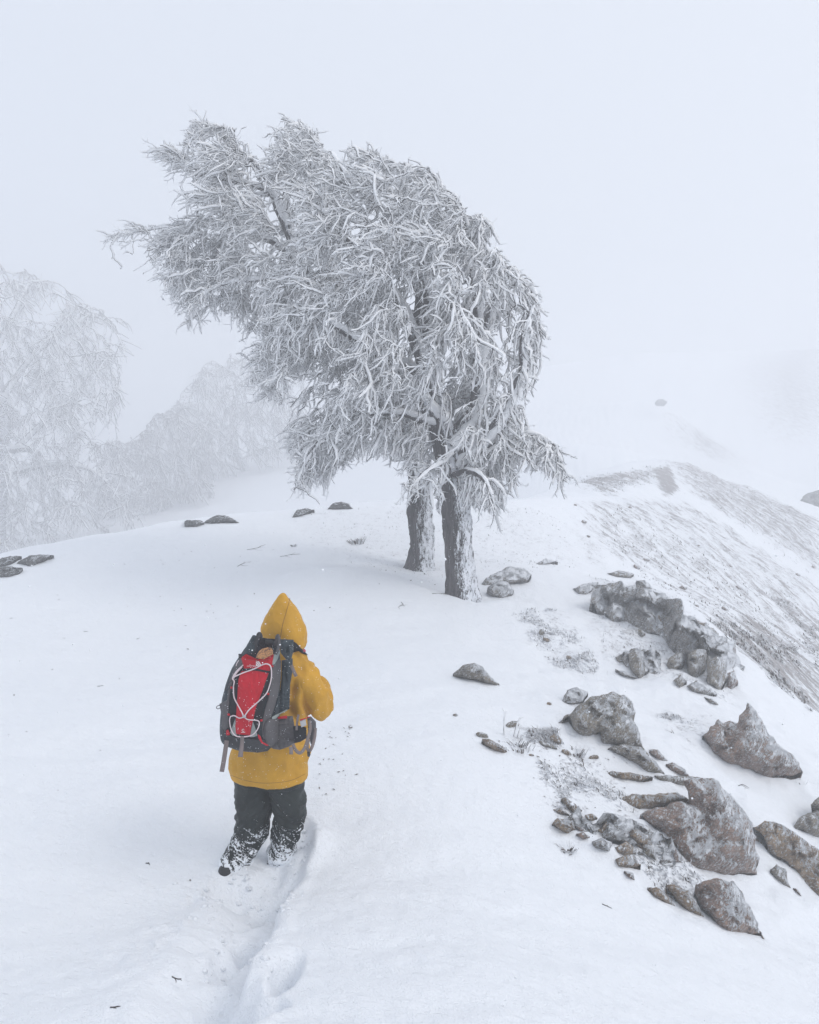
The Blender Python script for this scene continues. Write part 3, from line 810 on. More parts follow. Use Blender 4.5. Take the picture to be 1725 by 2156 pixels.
# ------------------------------------------------------------------ rocks
from mathutils.geometry import delaunay_2d_cdt
def mesh_poly2d(poly, spacing, seed=0, jit=.35, dens=None):
    """triangulate the inside of a 2D outline with inner points; returns pts, tris, is_boundary"""
    r = np.random.default_rng(seed)
    poly = np.asarray(poly, float)
    out = []
    for i in range(len(poly)):
        a, b = poly[i], poly[(i+1) % len(poly)]
        n = max(1, int(round(np.linalg.norm(b-a)/spacing)))
        for k in range(n): out.append(a+(b-a)*k/n)
    bd = np.array(out)
    lo, hi = bd.min(0), bd.max(0)
    gx, gy = np.meshgrid(np.arange(lo[0], hi[0], spacing), np.arange(lo[1], hi[1], spacing*.87))
    gx = gx + (np.arange(gx.shape[0]) % 2)[:, None]*spacing*.5
    q = np.stack([gx.ravel(), gy.ravel()], -1) + (r.random((gx.size, 2))-.5)*spacing*jit
    q = q[in_poly(q[:, 0], q[:, 1], bd)]
    if len(q):
        d, _ = seg_dist(q[:, 0], q[:, 1], bd, True)
        q = q[d > spacing*.45]
    allp = np.vstack([bd, q]) if len(q) else bd
    n = len(bd)
    vs, es, fs, ov, oe, of = delaunay_2d_cdt([Vector(p) for p in allp], [(i, (i+1) % n) for i in range(n)], [], 1, 1e-6)
    vs = np.array([tuple(v) for v in vs]); tr = np.array([f for f in fs if len(f) == 3])
    cen = vs[tr].mean(1); tr = tr[in_poly(cen[:, 0], cen[:, 1], bd)]
    isb = np.zeros(len(vs), bool)
    for i, o in enumerate(ov):
        if any(k < n for k in o): isb[i] = True
    a, b, c = vs[tr[:, 0]], vs[tr[:, 1]], vs[tr[:, 2]]
    cr = (b[:, 0]-a[:, 0])*(c[:, 1]-a[:, 1])-(b[:, 1]-a[:, 1])*(c[:, 0]-a[:, 0])
    tr[cr < 0] = tr[cr < 0][:, ::-1]
    return vs, tr, isb

def Z6(l): return [(958.3+x*.4444, 1102+y*.4444) for x, y in l]
def Z7(l): return [(1102+x*.3611, 1437.5+y*.3611) for x, y in l]
def Z8(l): return [(x*.3611, 527+y*.3611) for x, y in l]
def Z5(l): return [(575+x*.3611, 814.6+y*.3611) for x, y in l]
def Z9(l): return [(1150+x*.3333, 718.75+y*.3333) for x, y in l]

ROCK = {
 'tan': rock_mat("rock_tan", (.36,.265,.185), (.50,.38,.27), (.24,.18,.145), .55, 1.5),
 'grey': rock_mat("rock_grey", (.32,.285,.24), (.42,.37,.30), (.22,.19,.165), .68, 1.5),
 'rose': rock_mat("rock_rose", (.34,.245,.21), (.44,.30,.235), (.26,.205,.18), .70, 1.5),
 'iced': rock_mat("rock_iced", (.31,.285,.26), (.40,.35,.30), (.24,.22,.205), 1.15, 1.5),
 'far': rock_mat("rock_far", (.10,.10,.105), (.15,.15,.155), (.08,.08,.085), .45),
}
def make_rock(outline, mat, seed=0, bulge=.5, lean=.55, name="rock", parent=None, depth=None, cells=None, rough=1.0, sink=.10, spacing=None, push=0.):
    """an outline seen from the path gets its own distance, belly, back and buried foot"""
    r = np.random.default_rng(seed+100)
    o = np.asarray(outline, float)
    w, h = np.ptp(o[:, 0]), np.ptp(o[:, 1]); size = math.sqrt(w*h)
    sp = spacing or max(1.7, min(4.2, size/15))
    vs, tr, isb = mesh_poly2d(o, sp, seed)
    dbd, _ = seg_dist(vs[:, 0], vs[:, 1], o, True)
    # ragged outline
    jx = fbm(np.stack([vs[:, 0]/size*7, vs[:, 1]/size*7, 0*vs[:, 0]+seed], -1), 3, seed)
    jy = fbm(np.stack([vs[:, 0]/size*7, vs[:, 1]/size*7, 9+0*vs[:, 0]+seed], -1), 3, seed+5)
    vs = vs + np.stack([jx, jy], -1)*size*.026*rough
    # bottom line and its ground depth
    xs = np.linspace(o[:, 0].min(), o[:, 0].max(), 9)
    yb, gb = [], []
    cl = np.vstack([o, o[:1]])
    for x in xs:
        ys = []
        for i in range(len(o)):
            a, b = cl[i], cl[i+1]
            if (a[0]-x)*(b[0]-x) <= 0 and abs(a[0]-b[0]) > 1e-6:
                ys.append(a[1]+(b[1]-a[1])*(x-a[0])/(b[0]-a[0]))
        y = max(ys) if ys else o[:, 1].mean()
        yb.append(y); gb.append(depth if depth else ground_hit(x, y, hfull)[1])
    gb = np.array(gb)
    gb = gb*.5 + .5*np.median(gb)
    YB = np.interp(vs[:, 0], xs, yb); GB = np.interp(vs[:, 0], xs, gb)
    mpp = GB/FPX
    base = push + GB + lean*np.maximum(YB-vs[:, 1], 0)*mpp
    ms = size*mpp.mean()                       # size in metres
    R = .42*min(w, h)
    t = np.clip(dbd/R, 0, 1)
    dome = np.sqrt(1-(1-t)**2)
    # fracture planes: the belly is the lower envelope of tilted planes
    nc = cells or int(np.clip(size/7, 6, 15))
    c0 = (o.min(0)+o.max(0))/2; ax = np.array([w, h])*.56
    q = (vs + np.stack([jx, jy], -1)*size*.02 - c0)/ax
    ks = r.random((400, 2))*1.7-.85; ks = ks[(ks**2).sum(1) < .72][:nc]
    Dk = np.sqrt(1-(ks**2).sum(1))
    nk = -ks/Dk[:, None] + r.normal(size=ks.shape)*.38
    env = (Dk[None]*(1+.12*r.normal(size=len(Dk))[None]) + ((q[:, None]-ks[None])*nk[None]).sum(-1)).min(1)
    cc2 = r.random((nc*3, 2))*2-1; id2 = ((q[:, None]-cc2[None])**2).sum(-1).argmin(1)
    g2 = r.normal(size=(nc*3, 2))*.16; facet = r.normal(size=nc*3)[id2]*.022 + (g2[id2]*(q-cc2[id2])).sum(1)
    fine = fbm(np.stack([vs[:, 0]/size*9, vs[:, 1]/size*9, 0*vs[:, 0]+seed*3.1], -1), 4, seed+9)
    front = base - ms*(bulge*.75*np.clip(env, -.05, 1.4)*np.minimum(t*3.2, 1)**.6 + (facet + .022*fine)*np.minimum(t*3, 1)*rough)
    back = base + ms*(.55*dome+.10)
    Vf = P(vs[:, 0], vs[:, 1], front)
    Vb = P(vs[:, 0], vs[:, 1], back)
    k = ~isb
    remap = np.arange(len(vs)); remap[k] = len(vs)+np.arange(k.sum())
    Vb2 = Vb[k]; 
    low = sstep(.0, .25, 1-(YB[k]-vs[k, 1])/max(h, 1))
    Vb2[:, 2] -= sink*low
    Vall = np.vstack([Vf, Vb2])
    Fb = remap[tr]
    # skirt under the front foot so no gap shows at the snow
    be = {}
    for a, b, c in tr:
        for e in ((a, b), (b, c), (c, a)):
            be[e] = be.get(e, 0)+1
    edges = [e for e in be if (e[1], e[0]) not in be]
    foot = {}; extra = []
    sk = []
    for a, b in edges:
        if YB[a]-vs[a, 1] < h*.22 and YB[b]-vs[b, 1] < h*.22:
            for v in (a, b):
                if v not in foot:
                    foot[v] = len(Vall)+len(extra)
                    e = Vf[v].copy(); e[2] -= sink+.12*ms; e[1] += .1*ms; extra.append(e)
            sk.append((b, a, foot[a], foot[b]))
    if extra: Vall = np.vstack([Vall, np.array(extra)])
    ob = mesh_obj(name, Vall, [tr[:, ::-1], Fb] + ([np.array(sk)] if sk else []), [mat], parent, smooth=False)
    c = Vall.mean(0)
    me = ob.data
    if parent is None:
        reloc(ob, c)
    else:
        me.transform(Matrix.Translation(-Vector(parent.location)))
    return ob

def ell(cx, cy, a, b, rot=0, n=9, seed=0):
    r = random.Random(int(cx*7+cy*13)+seed); out = []
    for k in range(n):
        t = 2*math.pi*k/n; q = 1+(r.random()-.5)*.35
        x, y = a*math.cos(t)*q, b*math.sin(t)*q
        out.append((cx+x*math.cos(rot)-y*math.sin(rot), cy+x*math.sin(rot)+y*math.cos(rot)))
    return out
def outcrop(name, label, cat, pieces, zf, seed0, beds=1, **kw):
    c = np.mean([np.mean(zf(p[0]), axis=0) for p in pieces], axis=0)
    root = empty(name, tuple(gp(c[0], c[1])[0]))
    tag(root, label, cat)
    for i, (pl, mt) in enumerate(pieces):
        bed = i < beds
        make_rock(zf(pl), ROCK[mt], seed0+i*3, parent=root, **(dict(bulge=.05, push=.12, rough=3.2, cells=24) if bed else kw))
    return root

singles = [
 (Z6([(120,300),(145,262),(200,232),(255,203),(330,213),(364,243),(345,272),(290,280),(240,290),(150,300)]), 'iced', "long frosted boulder against the right foot of the front beech trunk, upper of the pair", .35),
 (Z6([(155,305),(190,278),(240,272),(282,312),(272,338),(225,357),(180,350),(150,330)]), 'iced', "rounded frosted boulder at the front beech trunk, lower of the pair", .5),
 (Z6([(-10,712),(40,672),(90,660),(130,680),(180,735),(218,774),(150,760),(70,738),(0,724)]), 'grey', "lone domed grey boulder half buried in smooth snow right of the walker", .45),
 (Z6([(368,198),(430,168),(488,182),(440,192),(400,200)]), 'iced', "thin sliver of rock poking from snow beyond the boulders by the tree", .4),
 (Z6([(560,308),(620,284),(680,277),(668,302),(620,342),(585,348)]), 'iced', "pale iced rock just left of the long rock outcrop", .4),
 (Z6([(505,850),(530,790),(575,775),(632,800),(605,845),(560,860)]), 'iced', "small iced rock tucked behind the left shoulder of the humped boulder", .5),
 (Z6([(485,937),(560,880),(640,825),(700,805),(740,799),(800,808),(832,845),(850,920),(880,1000),(915,1095),(850,1065),(760,1050),(705,1040),(680,990),(640,1002),(595,1000),(560,970),(545,925)]), 'grey', "large humped lichen-grey boulder with an undercut left side, above the slabs", .45),
 (Z6([(728,1065),(800,1040),(880,1060),(950,1130),(990,1190),(920,1185),(860,1142),(800,1105)]), 'grey', "sloping rock slab running down from the foot of the humped boulder", .35),
 (Z6([(922,1072),(962,1072),(1012,1130),(980,1128),(930,1094)]), 'rose', "narrow sliver stone, upper of two right of the sloping slab", .4),
 (Z6([(998,1142),(1030,1130),(1092,1168),(1114,1204),(1070,1194),(1020,1166)]), 'rose', "flat stone, lower of two right of the sloping slab", .4),
 (Z6([(1170,997),(1205,960),(1240,930),(1262,948),(1290,936),(1330,950),(1355,900),(1385,843),(1430,880),(1470,960),(1530,1040),(1600,1100),(1642,1182),(1560,1202),(1470,1198),(1380,1168),(1280,1122),(1220,1074)]), 'rose', "jagged pointed boulder with a tall peak standing alone in the snow", .42),
 (Z7([(488,528),(520,516),(640,525),(755,550),(700,575),(600,564),(510,548)]), 'tan', "thin tan ledge slab jutting left above the great boulder", .3),
 (Z7([(755,540),(930,543),(1112,560),(1094,596),(930,600),(800,580)]), 'grey', "flat grey ledge lying on top of the great boulder", .35),
 (Z7([(928,574),(1040,566),(1140,565),(1172,620),(1205,662),(1270,735),(1335,812),(1362,900),(1380,1032),(1352,1108),(1262,1100),(1180,1135),(1080,1112),(980,1092),(900,985),(820,892),(688,772),(730,742),(880,710),(978,692)]), 'rose', "great weathered boulder, biggest rock of the slope, rime down its right edge", .42),
 (Z7([(558,672),(640,650),(760,650),(900,640),(975,682),(870,702),(760,732),(680,748),(600,717)]), 'tan', "tan wedge of rock under the ledge, left of the great boulder", .4),
 (Z7([(998,1182),(1090,1140),(1232,1158),(1292,1250),(1352,1350),(1388,1462),(1300,1457),(1190,1468),(1120,1412),(1050,1322),(1000,1232)]), 'rose', "reddish streaked boulder below the great boulder, lowest of the big rocks", .42),
 (Z7([(833,1182),(880,1173),(970,1220),(1005,1262),(1042,1340),(1055,1375),(960,1332),(900,1272),(850,1212)]), 'tan', "brown ledge stone left of the reddish streaked boulder", .4),
 (Z7([(722,1195),(780,1193),(842,1240),(888,1302),(800,1278),(762,1242)]), 'tan', "small brown leaf-shaped rock, far left of the lowest stones", .35),
 (Z7([(1348,838),(1410,800),(1480,818),(1600,888),(1725,978),(1820,1060),(1820,1350),(1725,1292),(1640,1184),(1580,1090),(1480,1014),(1400,925),(1362,872)]), 'tan', "long brown whaleback slab cut off by the lower right border", .30),
 (Z7([(1438,1094),(1480,1061),(1530,1088),(1542,1150),(1560,1196),(1520,1184),(1460,1124)]), 'grey', "small dark rock fin between great boulder and whaleback slab", .4),
 (Z7([(1573,852),(1620,780),(1722,742),(1680,702),(1730,660),(1800,640),(1830,700),(1830,925),(1720,897),(1640,872)]), 'grey', "dark layered rock at the right border above the whaleback slab", .4),
 (Z8([(1058,1592),(1090,1572),(1170,1575),(1192,1592),(1150,1612),(1080,1615)]), 'far', "small dark rock on the snow crest, leftmost of the crest rocks", .5),
 (Z8([(1188,1590),(1225,1562),(1265,1543),(1330,1550),(1405,1592),(1330,1584),(1260,1594)]), 'far', "low crescent rock on the snow crest, second from the left edge", .45),
 (Z5([(103,772),(140,716),(200,709),(242,718),(190,742),(130,766)]), 'far', "flat rock on the crest in fog, left of the domed one", .45),
 (Z5([(313,714),(350,679),(400,669),(440,680),(470,713),(400,712)]), 'far', "domed dark rock on the foggy crest nearest the beech trunks", .5),
 (Z8([(-30,1805),(60,1783),(125,1783),(60,1832),(0,1852),(-30,1850)]), 'far', "thin dark rock at the left border, top of the three", .4),
 (Z8([(98,1822),(170,1780),(240,1773),(316,1778),(240,1822),(180,1852),(140,1834)]), 'far', "dark frosted rock pointing right at the left border", .4),
 (Z8([(-30,1852),(60,1843),(132,1852),(122,1882),(50,1907),(-30,1903)]), 'far', "dark ribbed rock at the left border, lowest of the three", .4),
]
for i, (ol, mt, lb, bl) in enumerate(singles):
    ob = make_rock(ol, ROCK[mt], 11+i*7, bulge=bl)
    tag(ob, lb, "rock")
ob = make_rock([(1684,1052),(1704,1036),(1730,1030),(1790,1034),(1790,1095),(1725,1088),(1698,1072)], ROCK['far'], 401, depth=52); tag(ob, "big blurred boulder deep in the fog at the right border", "rock")
ob = make_rock(Z9([(688,385),(705,366),(740,364),(766,380),(748,398),(700,396)]), ROCK['far'], 402, depth=95); tag(ob, "tiny blurred boulder high on the fogged snow slope", "rock")
outcrop("rock_outcrop", "long broken outcrop of angular stones with iced edges beside the streaked flank", "rock outcrop", [
 ([(640,375),(700,330),(760,290),(900,285),(960,340),(1050,430),(1200,462),(1330,580),(1340,750),(1250,825),(1110,800),(1020,730),(1090,620),(990,560),(870,500),(790,440),(700,410)], "iced"),([(770,620),(860,590),(975,600),(980,700),(880,745),(780,715)], "iced"),
 ([(700,415),(750,373),(802,400),(802,462),(745,468)], 'iced'), ([(818,382),(840,357),(860,382),(840,397)], 'tan'),
 ([(858,422),(900,385),(960,398),(1032,480),(1000,545),(940,515),(880,472)], 'tan'), ([(1048,452),(1100,438),(1140,455),(1130,520),(1062,492)], 'tan'),
 ([(1140,458),(1190,472),(1250,520),(1240,575),(1190,560),(1135,520)], 'tan'), ([(1245,530),(1332,580),(1325,650),(1265,625),(1235,580)], 'rose'),
 ([(1020,550),(1075,520),(1130,540),(1110,582),(1050,580)], 'rose'), ([(1000,685),(1012,640),(1060,610),(1100,615),(1080,680),(1040,696)], 'grey'),
 ([(1095,620),(1150,592),(1195,600),(1190,680),(1140,750),(1098,702)], 'grey'), ([(1195,650),(1240,630),(1285,650),(1290,730),(1255,795),(1195,755)], 'grey'),
 ([(1283,712),(1320,698),(1342,750),(1312,792),(1285,782)], 'rose'), ([(1035,745),(1068,716),(1098,750),(1062,785)], 'grey'),
 ([(1100,770),(1150,740),(1200,770),(1240,810),(1180,812),(1120,800)], 'iced'), ([(1180,822),(1222,833),(1252,860),(1212,853)], 'grey'),
 ([(812,622),(860,594),(892,650),(908,712),(870,742),(830,692)], 'grey'), ([(893,632),(930,588),(968,600),(974,695),(940,690),(900,662)], 'iced'),
 ([(760,632),(802,624),(804,662),(772,658)], 'grey'), ([(718,238),(780,224),(848,238),(830,257),(760,252)], 'grey'),
 ([(935,322),(1000,332),(1025,380),(965,372)], 'iced'), ([(650,352),(700,324),(742,350),(705,384),(660,378)], 'rose'), ([(868,500),(886,505),(904,525),(885,542),(868,525)], 'grey'),
 ([(790,300),(850,290),(900,330),(880,372),(820,345)], 'iced'), ([(860,270),(915,280),(940,310),(890,312)], 'iced'),([(760,690),(800,700),(880,742),(790,722)],'iced')], Z6, 500, beds=2, bulge=.6)
outcrop("rock_outcrop", "brown rubble outcrop of rounded stones left of the great boulder", "rock outcrop", [
 ([(180,790),(290,770),(360,820),(480,780),(600,790),(740,870),(900,1000),(1010,1170),(900,1180),(840,1130),(700,1060),(620,1090),(540,1000),(400,930),(200,860)], "iced"),
 ([(218,682),(250,670),(345,740),(312,778),(268,742)], 'tan'), ([(172,742),(215,728),(272,770),(205,764)], 'tan'), ([(358,772),(400,762),(432,786),(395,810),(370,798)], 'tan'),
 ([(168,826),(195,788),(292,800),(304,852),(260,884),(200,848)], 'tan'), ([(308,882),(350,870),(390,900),(350,918)], 'rose'),
 ([(385,862),(450,850),(478,788),(542,828),(604,908),(540,918),(470,892)], 'tan'), ([(588,800),(640,838),(732,888),(754,960),(705,990),(640,942),(600,882)], 'tan'),
 ([(535,962),(600,925),(642,958),(640,998),(592,1010),(545,990)], 'tan'), ([(538,1030),(590,1005),(640,1000),(684,1062),(622,1084),(552,1078)], 'tan'),
 ([(588,1096),(640,1108),(650,1154),(610,1134)], 'rose'), ([(690,932),(752,948),(778,1034),(702,1004)], 'grey'), ([(872,1004),(890,968),(924,1048),(885,1048)], 'rose'),
 ([(400,925),(460,905),(520,930),(500,985),(420,965)], 'iced'), ([(290,830),(340,842),(380,868),(330,868)], 'rose')], Z7, 700, bulge=.6)
small = [(125,1003,31,13,.2,"grey stone left of the two frosted stalks, upper of the pair"),(188,1055,76,20,.45,"long brown stone below the frosted stalks, lower of the pair"),
 (478,1022,30,20,.35,"rounded brown stone left of the humped boulder, highest of its loose cluster"),(440,1050,48,12,.35,"slim brown stone just below the rounded brown stone"),
 (655,1108,25,11,-.1,"small reddish pebble alone on the snow under the humped boulder"),(526,1083,26,12,.4,"slanting grey stone beside a frosted grass tuft"),
 (272,952,32,15,-.25,"small triangular stone right between the two frosted stalks"),(446,855,13,8,.2,"tiny stone left of the small iced rock"),
 (360,1098,13,6,0,"tiny dark pebble below the frosted stalks"),(411,515,14,16,0,"small dark stone in frosted grass left of the outcrop, upper one"),
 (434,550,17,10,.3,"small dark stone in frosted grass left of the outcrop, lower one"),(541,635,14,9,.3,"small dark stone at the lower edge of the frosted grass"),
 (2,908,12,7,0,"tiny flat stone in open snow below the domed boulder")]
for i, (cx, cy, a, b, rt, lb) in enumerate(small):
    ob = make_rock(Z6(ell(cx, cy, a, b, rt)), ROCK['tan' if i % 3 else 'grey'], 900+i, bulge=.45, rough=.7, spacing=1.8, name="stone"); tag(ob, lb, "stone")
for i, (cx, cy, a, b, rt, lb) in enumerate([(635,1380,24,8,.2,"flat tan stone just beyond the top end of the long outcrop"),(868,1558,25,11,.45,"largest tan stone on the streaked flank, just right of the outcrop"),
  (952,1670,17,7,.4,"small tan stone on the flank below the largest tan one"),(572,1424,25,11,.5,"dark oblong stone touching snow at the outcrop's upper tip"),(1690,1424,14,11,.2,"round dark stone at the right border high on the flank"),
  (1592,1474,16,8,.3,"thin dark stone left of the round one at the right border"),(185,1032,11,7,.2,"tiny stone on the flank just right of the hanging beech branch tip"),(530,1048,11,7,.3,"tiny stone on white upper flank under the brushy lip"),
  (268,1232,12,7,.3,"small stone where smooth snow meets the streaked flank"),(790,1127,10,4,.2,"hair-thin stone in the whitest part of the upper flank"),(965,1290,10,6,.2,"tiny dark stone in the middle of the flank"),
  (1215,1556,22,7,.6,"long dark stone on the flank lying along a streak, upper of two"),(1130,1690,22,9,.6,"long dark stone on the flank lying along a streak, lower of two"),(1165,1420,12,6,.4,"tiny oblong stone above the two long dark stones"),
  (240,1140,18,10,.4,"small dark stone on the shoulder between beech and flank"),(1080,1560,16,6,.5,"small streak-like stone left of the upper long dark stone")]):
    ob = make_rock(Z9(ell(cx, cy, a, b, rt)), ROCK['rose'], 950+i, bulge=.45, rough=.6, spacing=2.2, name="stone")
    tag(ob, lb, "stone", "stones scattered on the streaked flank")
tip = make_rock(Z7([(1388,1468),(1400,1478),(1412,1502),(1394,1492)]), ROCK['rose'], 980, name="stone", spacing=1.6); tag(tip, "tiny rock tip poking out under the reddish boulder", "stone")
tip = make_rock(Z7([(1574,1196),(1600,1205),(1632,1258),(1604,1232)]), ROCK['rose'], 981, name="stone", spacing=1.6); tag(tip, "tiny rock spike in snow below the dark fin", "stone")

# ------------------------------------------------------------------ frosted grass, litter, stalks
def blades(name, px_regions, n, ln, mat, seed, dark=.5, wid=.004):
    r = np.random.default_rng(seed)
    Vs, Fs, mi = [], [], []
    per = n//len(px_regions)
    allb = []
    for px, wgt in px_regions:
        w = world_poly(px); lo, hi = w.min(0), w.max(0)
        m = int(per*wgt); q = lo+r.random((m*8, 2))*(hi-lo)
        q = q[in_poly(q[:, 0], q[:, 1], w)]
        ed, _ = seg_dist(q[:, 0], q[:, 1], w, True)
        q = q[fbm(xy0(q[:, 0], q[:, 1], 3.4), 3, 77) + .35*np.minimum(ed/.4, 1) > r.normal(size=len(q))*.22+.42][:m]
        allb.append(q)
    q = np.vstack(allb); z = height(q[:, 0], q[:, 1])
    N = len(q); b = np.stack([q[:, 0], q[:, 1], z-.01], -1)
    L = ln*(.4+.9*r.random(N))
    d = nrm(np.stack([-.7+.5*r.normal(size=N), .3*r.normal(size=N), .75+0*z], -1))
    d2 = nrm(d+np.array([-.45, 0, -.55]))
    side = nrm(np.stack([-d[:, 1]+.3, d[:, 0], .2*d[:, 0]], -1))*(wid*(1+r.random(N)))[:, None]
    m1 = b+d*(L*.55)[:, None]; tp = m1+d2*(L*.45)[:, None]
    V = np.stack([b-side, b+side, m1+side*.7, m1-side*.7, tp], 1).reshape(-1, 3)
    k = np.arange(N)*5
    quad = np.stack([k, k+1, k+2, k+3], -1); tri = np.stack([k+3, k+2, k+4], -1)
    pick = (r.random(N) > dark).astype(int)
    ob = mesh_obj(name, V, [quad, tri], mat, smooth=False, midx=np.concatenate([pick, pick]))
    return tag(ob, kind='stuff')
def plain(name, col, rough=.8):
    m, nt, b = new_mat(name); b.inputs['Base Color'].default_value = (*col, 1); b.inputs['Roughness'].default_value = rough; return m
M_GRASS = plain("dead_grass", (.15,.13,.12)); M_FGRASS = plain("frosted_grass", (.62,.63,.65))
g = blades("frosted_grass", [
 ([(1080,1310),(1180,1290),(1270,1400),(1240,1420),(1130,1370)], 1.5), ([(1230,1210),(1400,1240),(1560,1380),(1540,1480),(1400,1440),(1280,1400)], 1.5),
 ([(1370,1490),(1490,1500),(1530,1580),(1440,1580)], .8), ([(1130,1550),(1290,1600),(1330,1680),(1180,1720),(1140,1640)], 1.2),
 ([(1050,1525),(1180,1540),(1190,1590),(1090,1590)], .8), ([(1180,1690),(1330,1700),(1500,1880),(1560,1950),(1420,1900),(1290,1800)], 1.2),
 ([(600,1090),(850,1070),(1180,1080),(1250,1180),(1120,1215),(860,1230),(720,1180)], 1.0), ([(1195,1020),(1300,1000),(1350,1030),(1240,1035)], 1.6),
 ([(1470,1280),(1680,1370),(1725,1530),(1560,1370)], 1.6), ([(1400,975),(1600,1035),(1725,1110),(1725,1235),(1520,1085)], 1.6), ([(1250,1150),(1300,1060),(1600,1240),(1725,1400),(1500,1310)], 1.0)],
 14000, .062, [M_GRASS, M_FGRASS], 5, dark=.16)
g2 = blades("frosted_grass", [([(1400,975),(1600,1035),(1725,1110),(1725,1235),(1520,1085)], 1.2), ([(1470,1280),(1680,1370),(1725,1530),(1560,1370)], 1.2), ([(1600,1240),(1660,1250),(1725,1330),(1725,1420),(1680,1330)], 1),
 ([(1250,1120),(1300,1060),(1600,1240),(1725,1400),(1500,1310)], .8), ([(1195,1018),(1300,1000),(1400,980),(1380,1015),(1290,1045),(1240,1030)], .8)], 11000, .10, [M_GRASS, M_FGRASS], 15, dark=.5, wid=.009)
tag(g2, "dark dead grass showing through rime on the steep right-hand flank", "grass")
tag(g, "thin frosted grass blades bent leftward among rocks and on the flank", "grass")
def tuft(X, Y, n, ln, label, seed, sp=.10):
    r = np.random.default_rng(seed); p, d = gp(X, Y)
    V, F, mi = [], [], []
    for i in range(n):
        a = r.random()*6.28; rad = sp*r.random(); b = p+np.array([math.cos(a)*rad, math.sin(a)*rad, -.015])
        out = np.array([math.cos(a)*.7-.25, math.sin(a)*.7, .9]); out /= np.linalg.norm(out)
        L = ln*(.5+.7*r.random()); m = b+out*L*.6; t = m+(out+np.array([-.2, 0, -.7]))*L*.35
        s = np.array([-.6*math.sin(a)+.5, .3, 0])*.006
        k = len(V); V += [b-s, b+s, m+s*.8, m-s*.8, t]; F.append((k, k+1, k+2, k+3)); mi.append((k+3, k+2, k+4))
    pick = (r.random(n) > .45).astype(int)
    o = mesh_obj("grass_tuft", np.array(V), [np.array(F), np.array(mi)], [M_GRASS, M_FGRASS], smooth=False, midx=np.concatenate([pick, pick]))
    reloc(o, p); return tag(o, label, "grass tuft")
tuft(752, 1143, 150, .22, "bushy frosted grass tuft in open snow left of the rear trunk", 1, .17)
tuft(620, 1150, 50, .10, "low wispy grass tuft in the snow further left of the bushy one", 2, .05)
tuft(1196, 1790, 70, .09, "sparse frosted tuft in clean snow below the rubble outcrop", 3, .06)
tuft(1088, 1568, 110, .12, "frosted grass tuft around the feet of the two stalks", 4, .16)
tuft(1215, 1590, 50, .12, "frosted grass tuft beside the slanting grey stone", 6, .07)
tuft(1690, 1650, 12, .11, "few pale grass blades near the right border above the layered rock", 7, .04)
def stalk(path, r0, label, forks, seed):
    r = np.random.default_rng(seed)
    p0, d = gp(*path[0]); pts_ = [P(x, y, d+.0) for x, y in path]; pts_[0] = p0 - np.array([0, 0, .05])
    c = catmull(pts_, 10); root = empty("frosted_stalk", tuple(p0)); tag(root, label, "dead plant stalk")
    Vs, Fs, nb = [], [], 0; Rv, Rf, rb = [], [], 0
    for cc in [c]+[catmull([P(x, y, d) for x, y in f], 6) for f in forks]:
        n = len(cc); rad = np.linspace(r0, r0*.4, n)
        v, f = tube_arrays(cc[None], rad[None], 5); Vs.append(v); Fs.append(f+nb); nb += len(v)
        w = .006*(.7+.6*r.random(n)); w[-1] = .001
        v, f = tube_arrays(cc[None], w[None], 5, np.broadcast_to(WIND, (1, n, 3)), (rad+w*.5)[None], 1.5); Rv.append(v); Rf.append(f+rb); rb += len(v)
    L0 = np.array(root.location)
    mesh_obj("stem", np.vstack(Vs)-L0, [np.vstack(Fs)], [M_TWIG], root)
    mesh_obj("rime_crust", np.vstack(Rv)-L0, [np.vstack(Rf)], [M_RIME], root)
stalk([(1062,1548),(1061,1525),(1062,1502),(1058,1492)], .0055, "upright frosted stalk with a tiny fork, left one of two", [[(1062,1503),(1065,1498),(1068,1497)]], 1)
stalk([(1080,1550),(1086,1533),(1091,1518),(1094,1511)], .0055, "slanting frosted stalk with forked tip, right one of two", [[(1092,1517),(1098,1511),(1103,1511)],[(1090,1552),(1093,1540),(1095,1534)]], 2)
# fallen twigs and leaf bits
def fallen(X, Y, L, ang, label, seed, forks=2):
    r = np.random.default_rng(seed); p, d = gp(X, Y)
    Vs, Fs, nb = [], [], 0
    def line(q, a, ln, rad):
        nonlocal nb
        pp = []
        for k in range(5):
            z = height_pt(q[0], q[1])+rad*.6; pp.append([q[0], q[1], z]); a += r.normal()*.35
            q = (q[0]+math.cos(a)*ln/4, q[1]+math.sin(a)*ln/4)
        v, f = tube_arrays(np.array(pp)[None], np.linspace(rad, rad*.4, 5)[None], 5); Vs.append(v); Fs.append(f+nb); nb += len(v)
        return pp, a
    pp, a = line((p[0], p[1]), ang, L, .003+.005*L)
    for k in range(forks):
        q = pp[1+k]; line((q[0], q[1]), ang+(.7 if k % 2 else -.7), L*.45, .0022)
    o = mesh_obj("fallen_twig", np.vstack(Vs), [np.vstack(Fs)], [M_TWIG]); reloc(o, p)
    return tag(o, label, "twig")
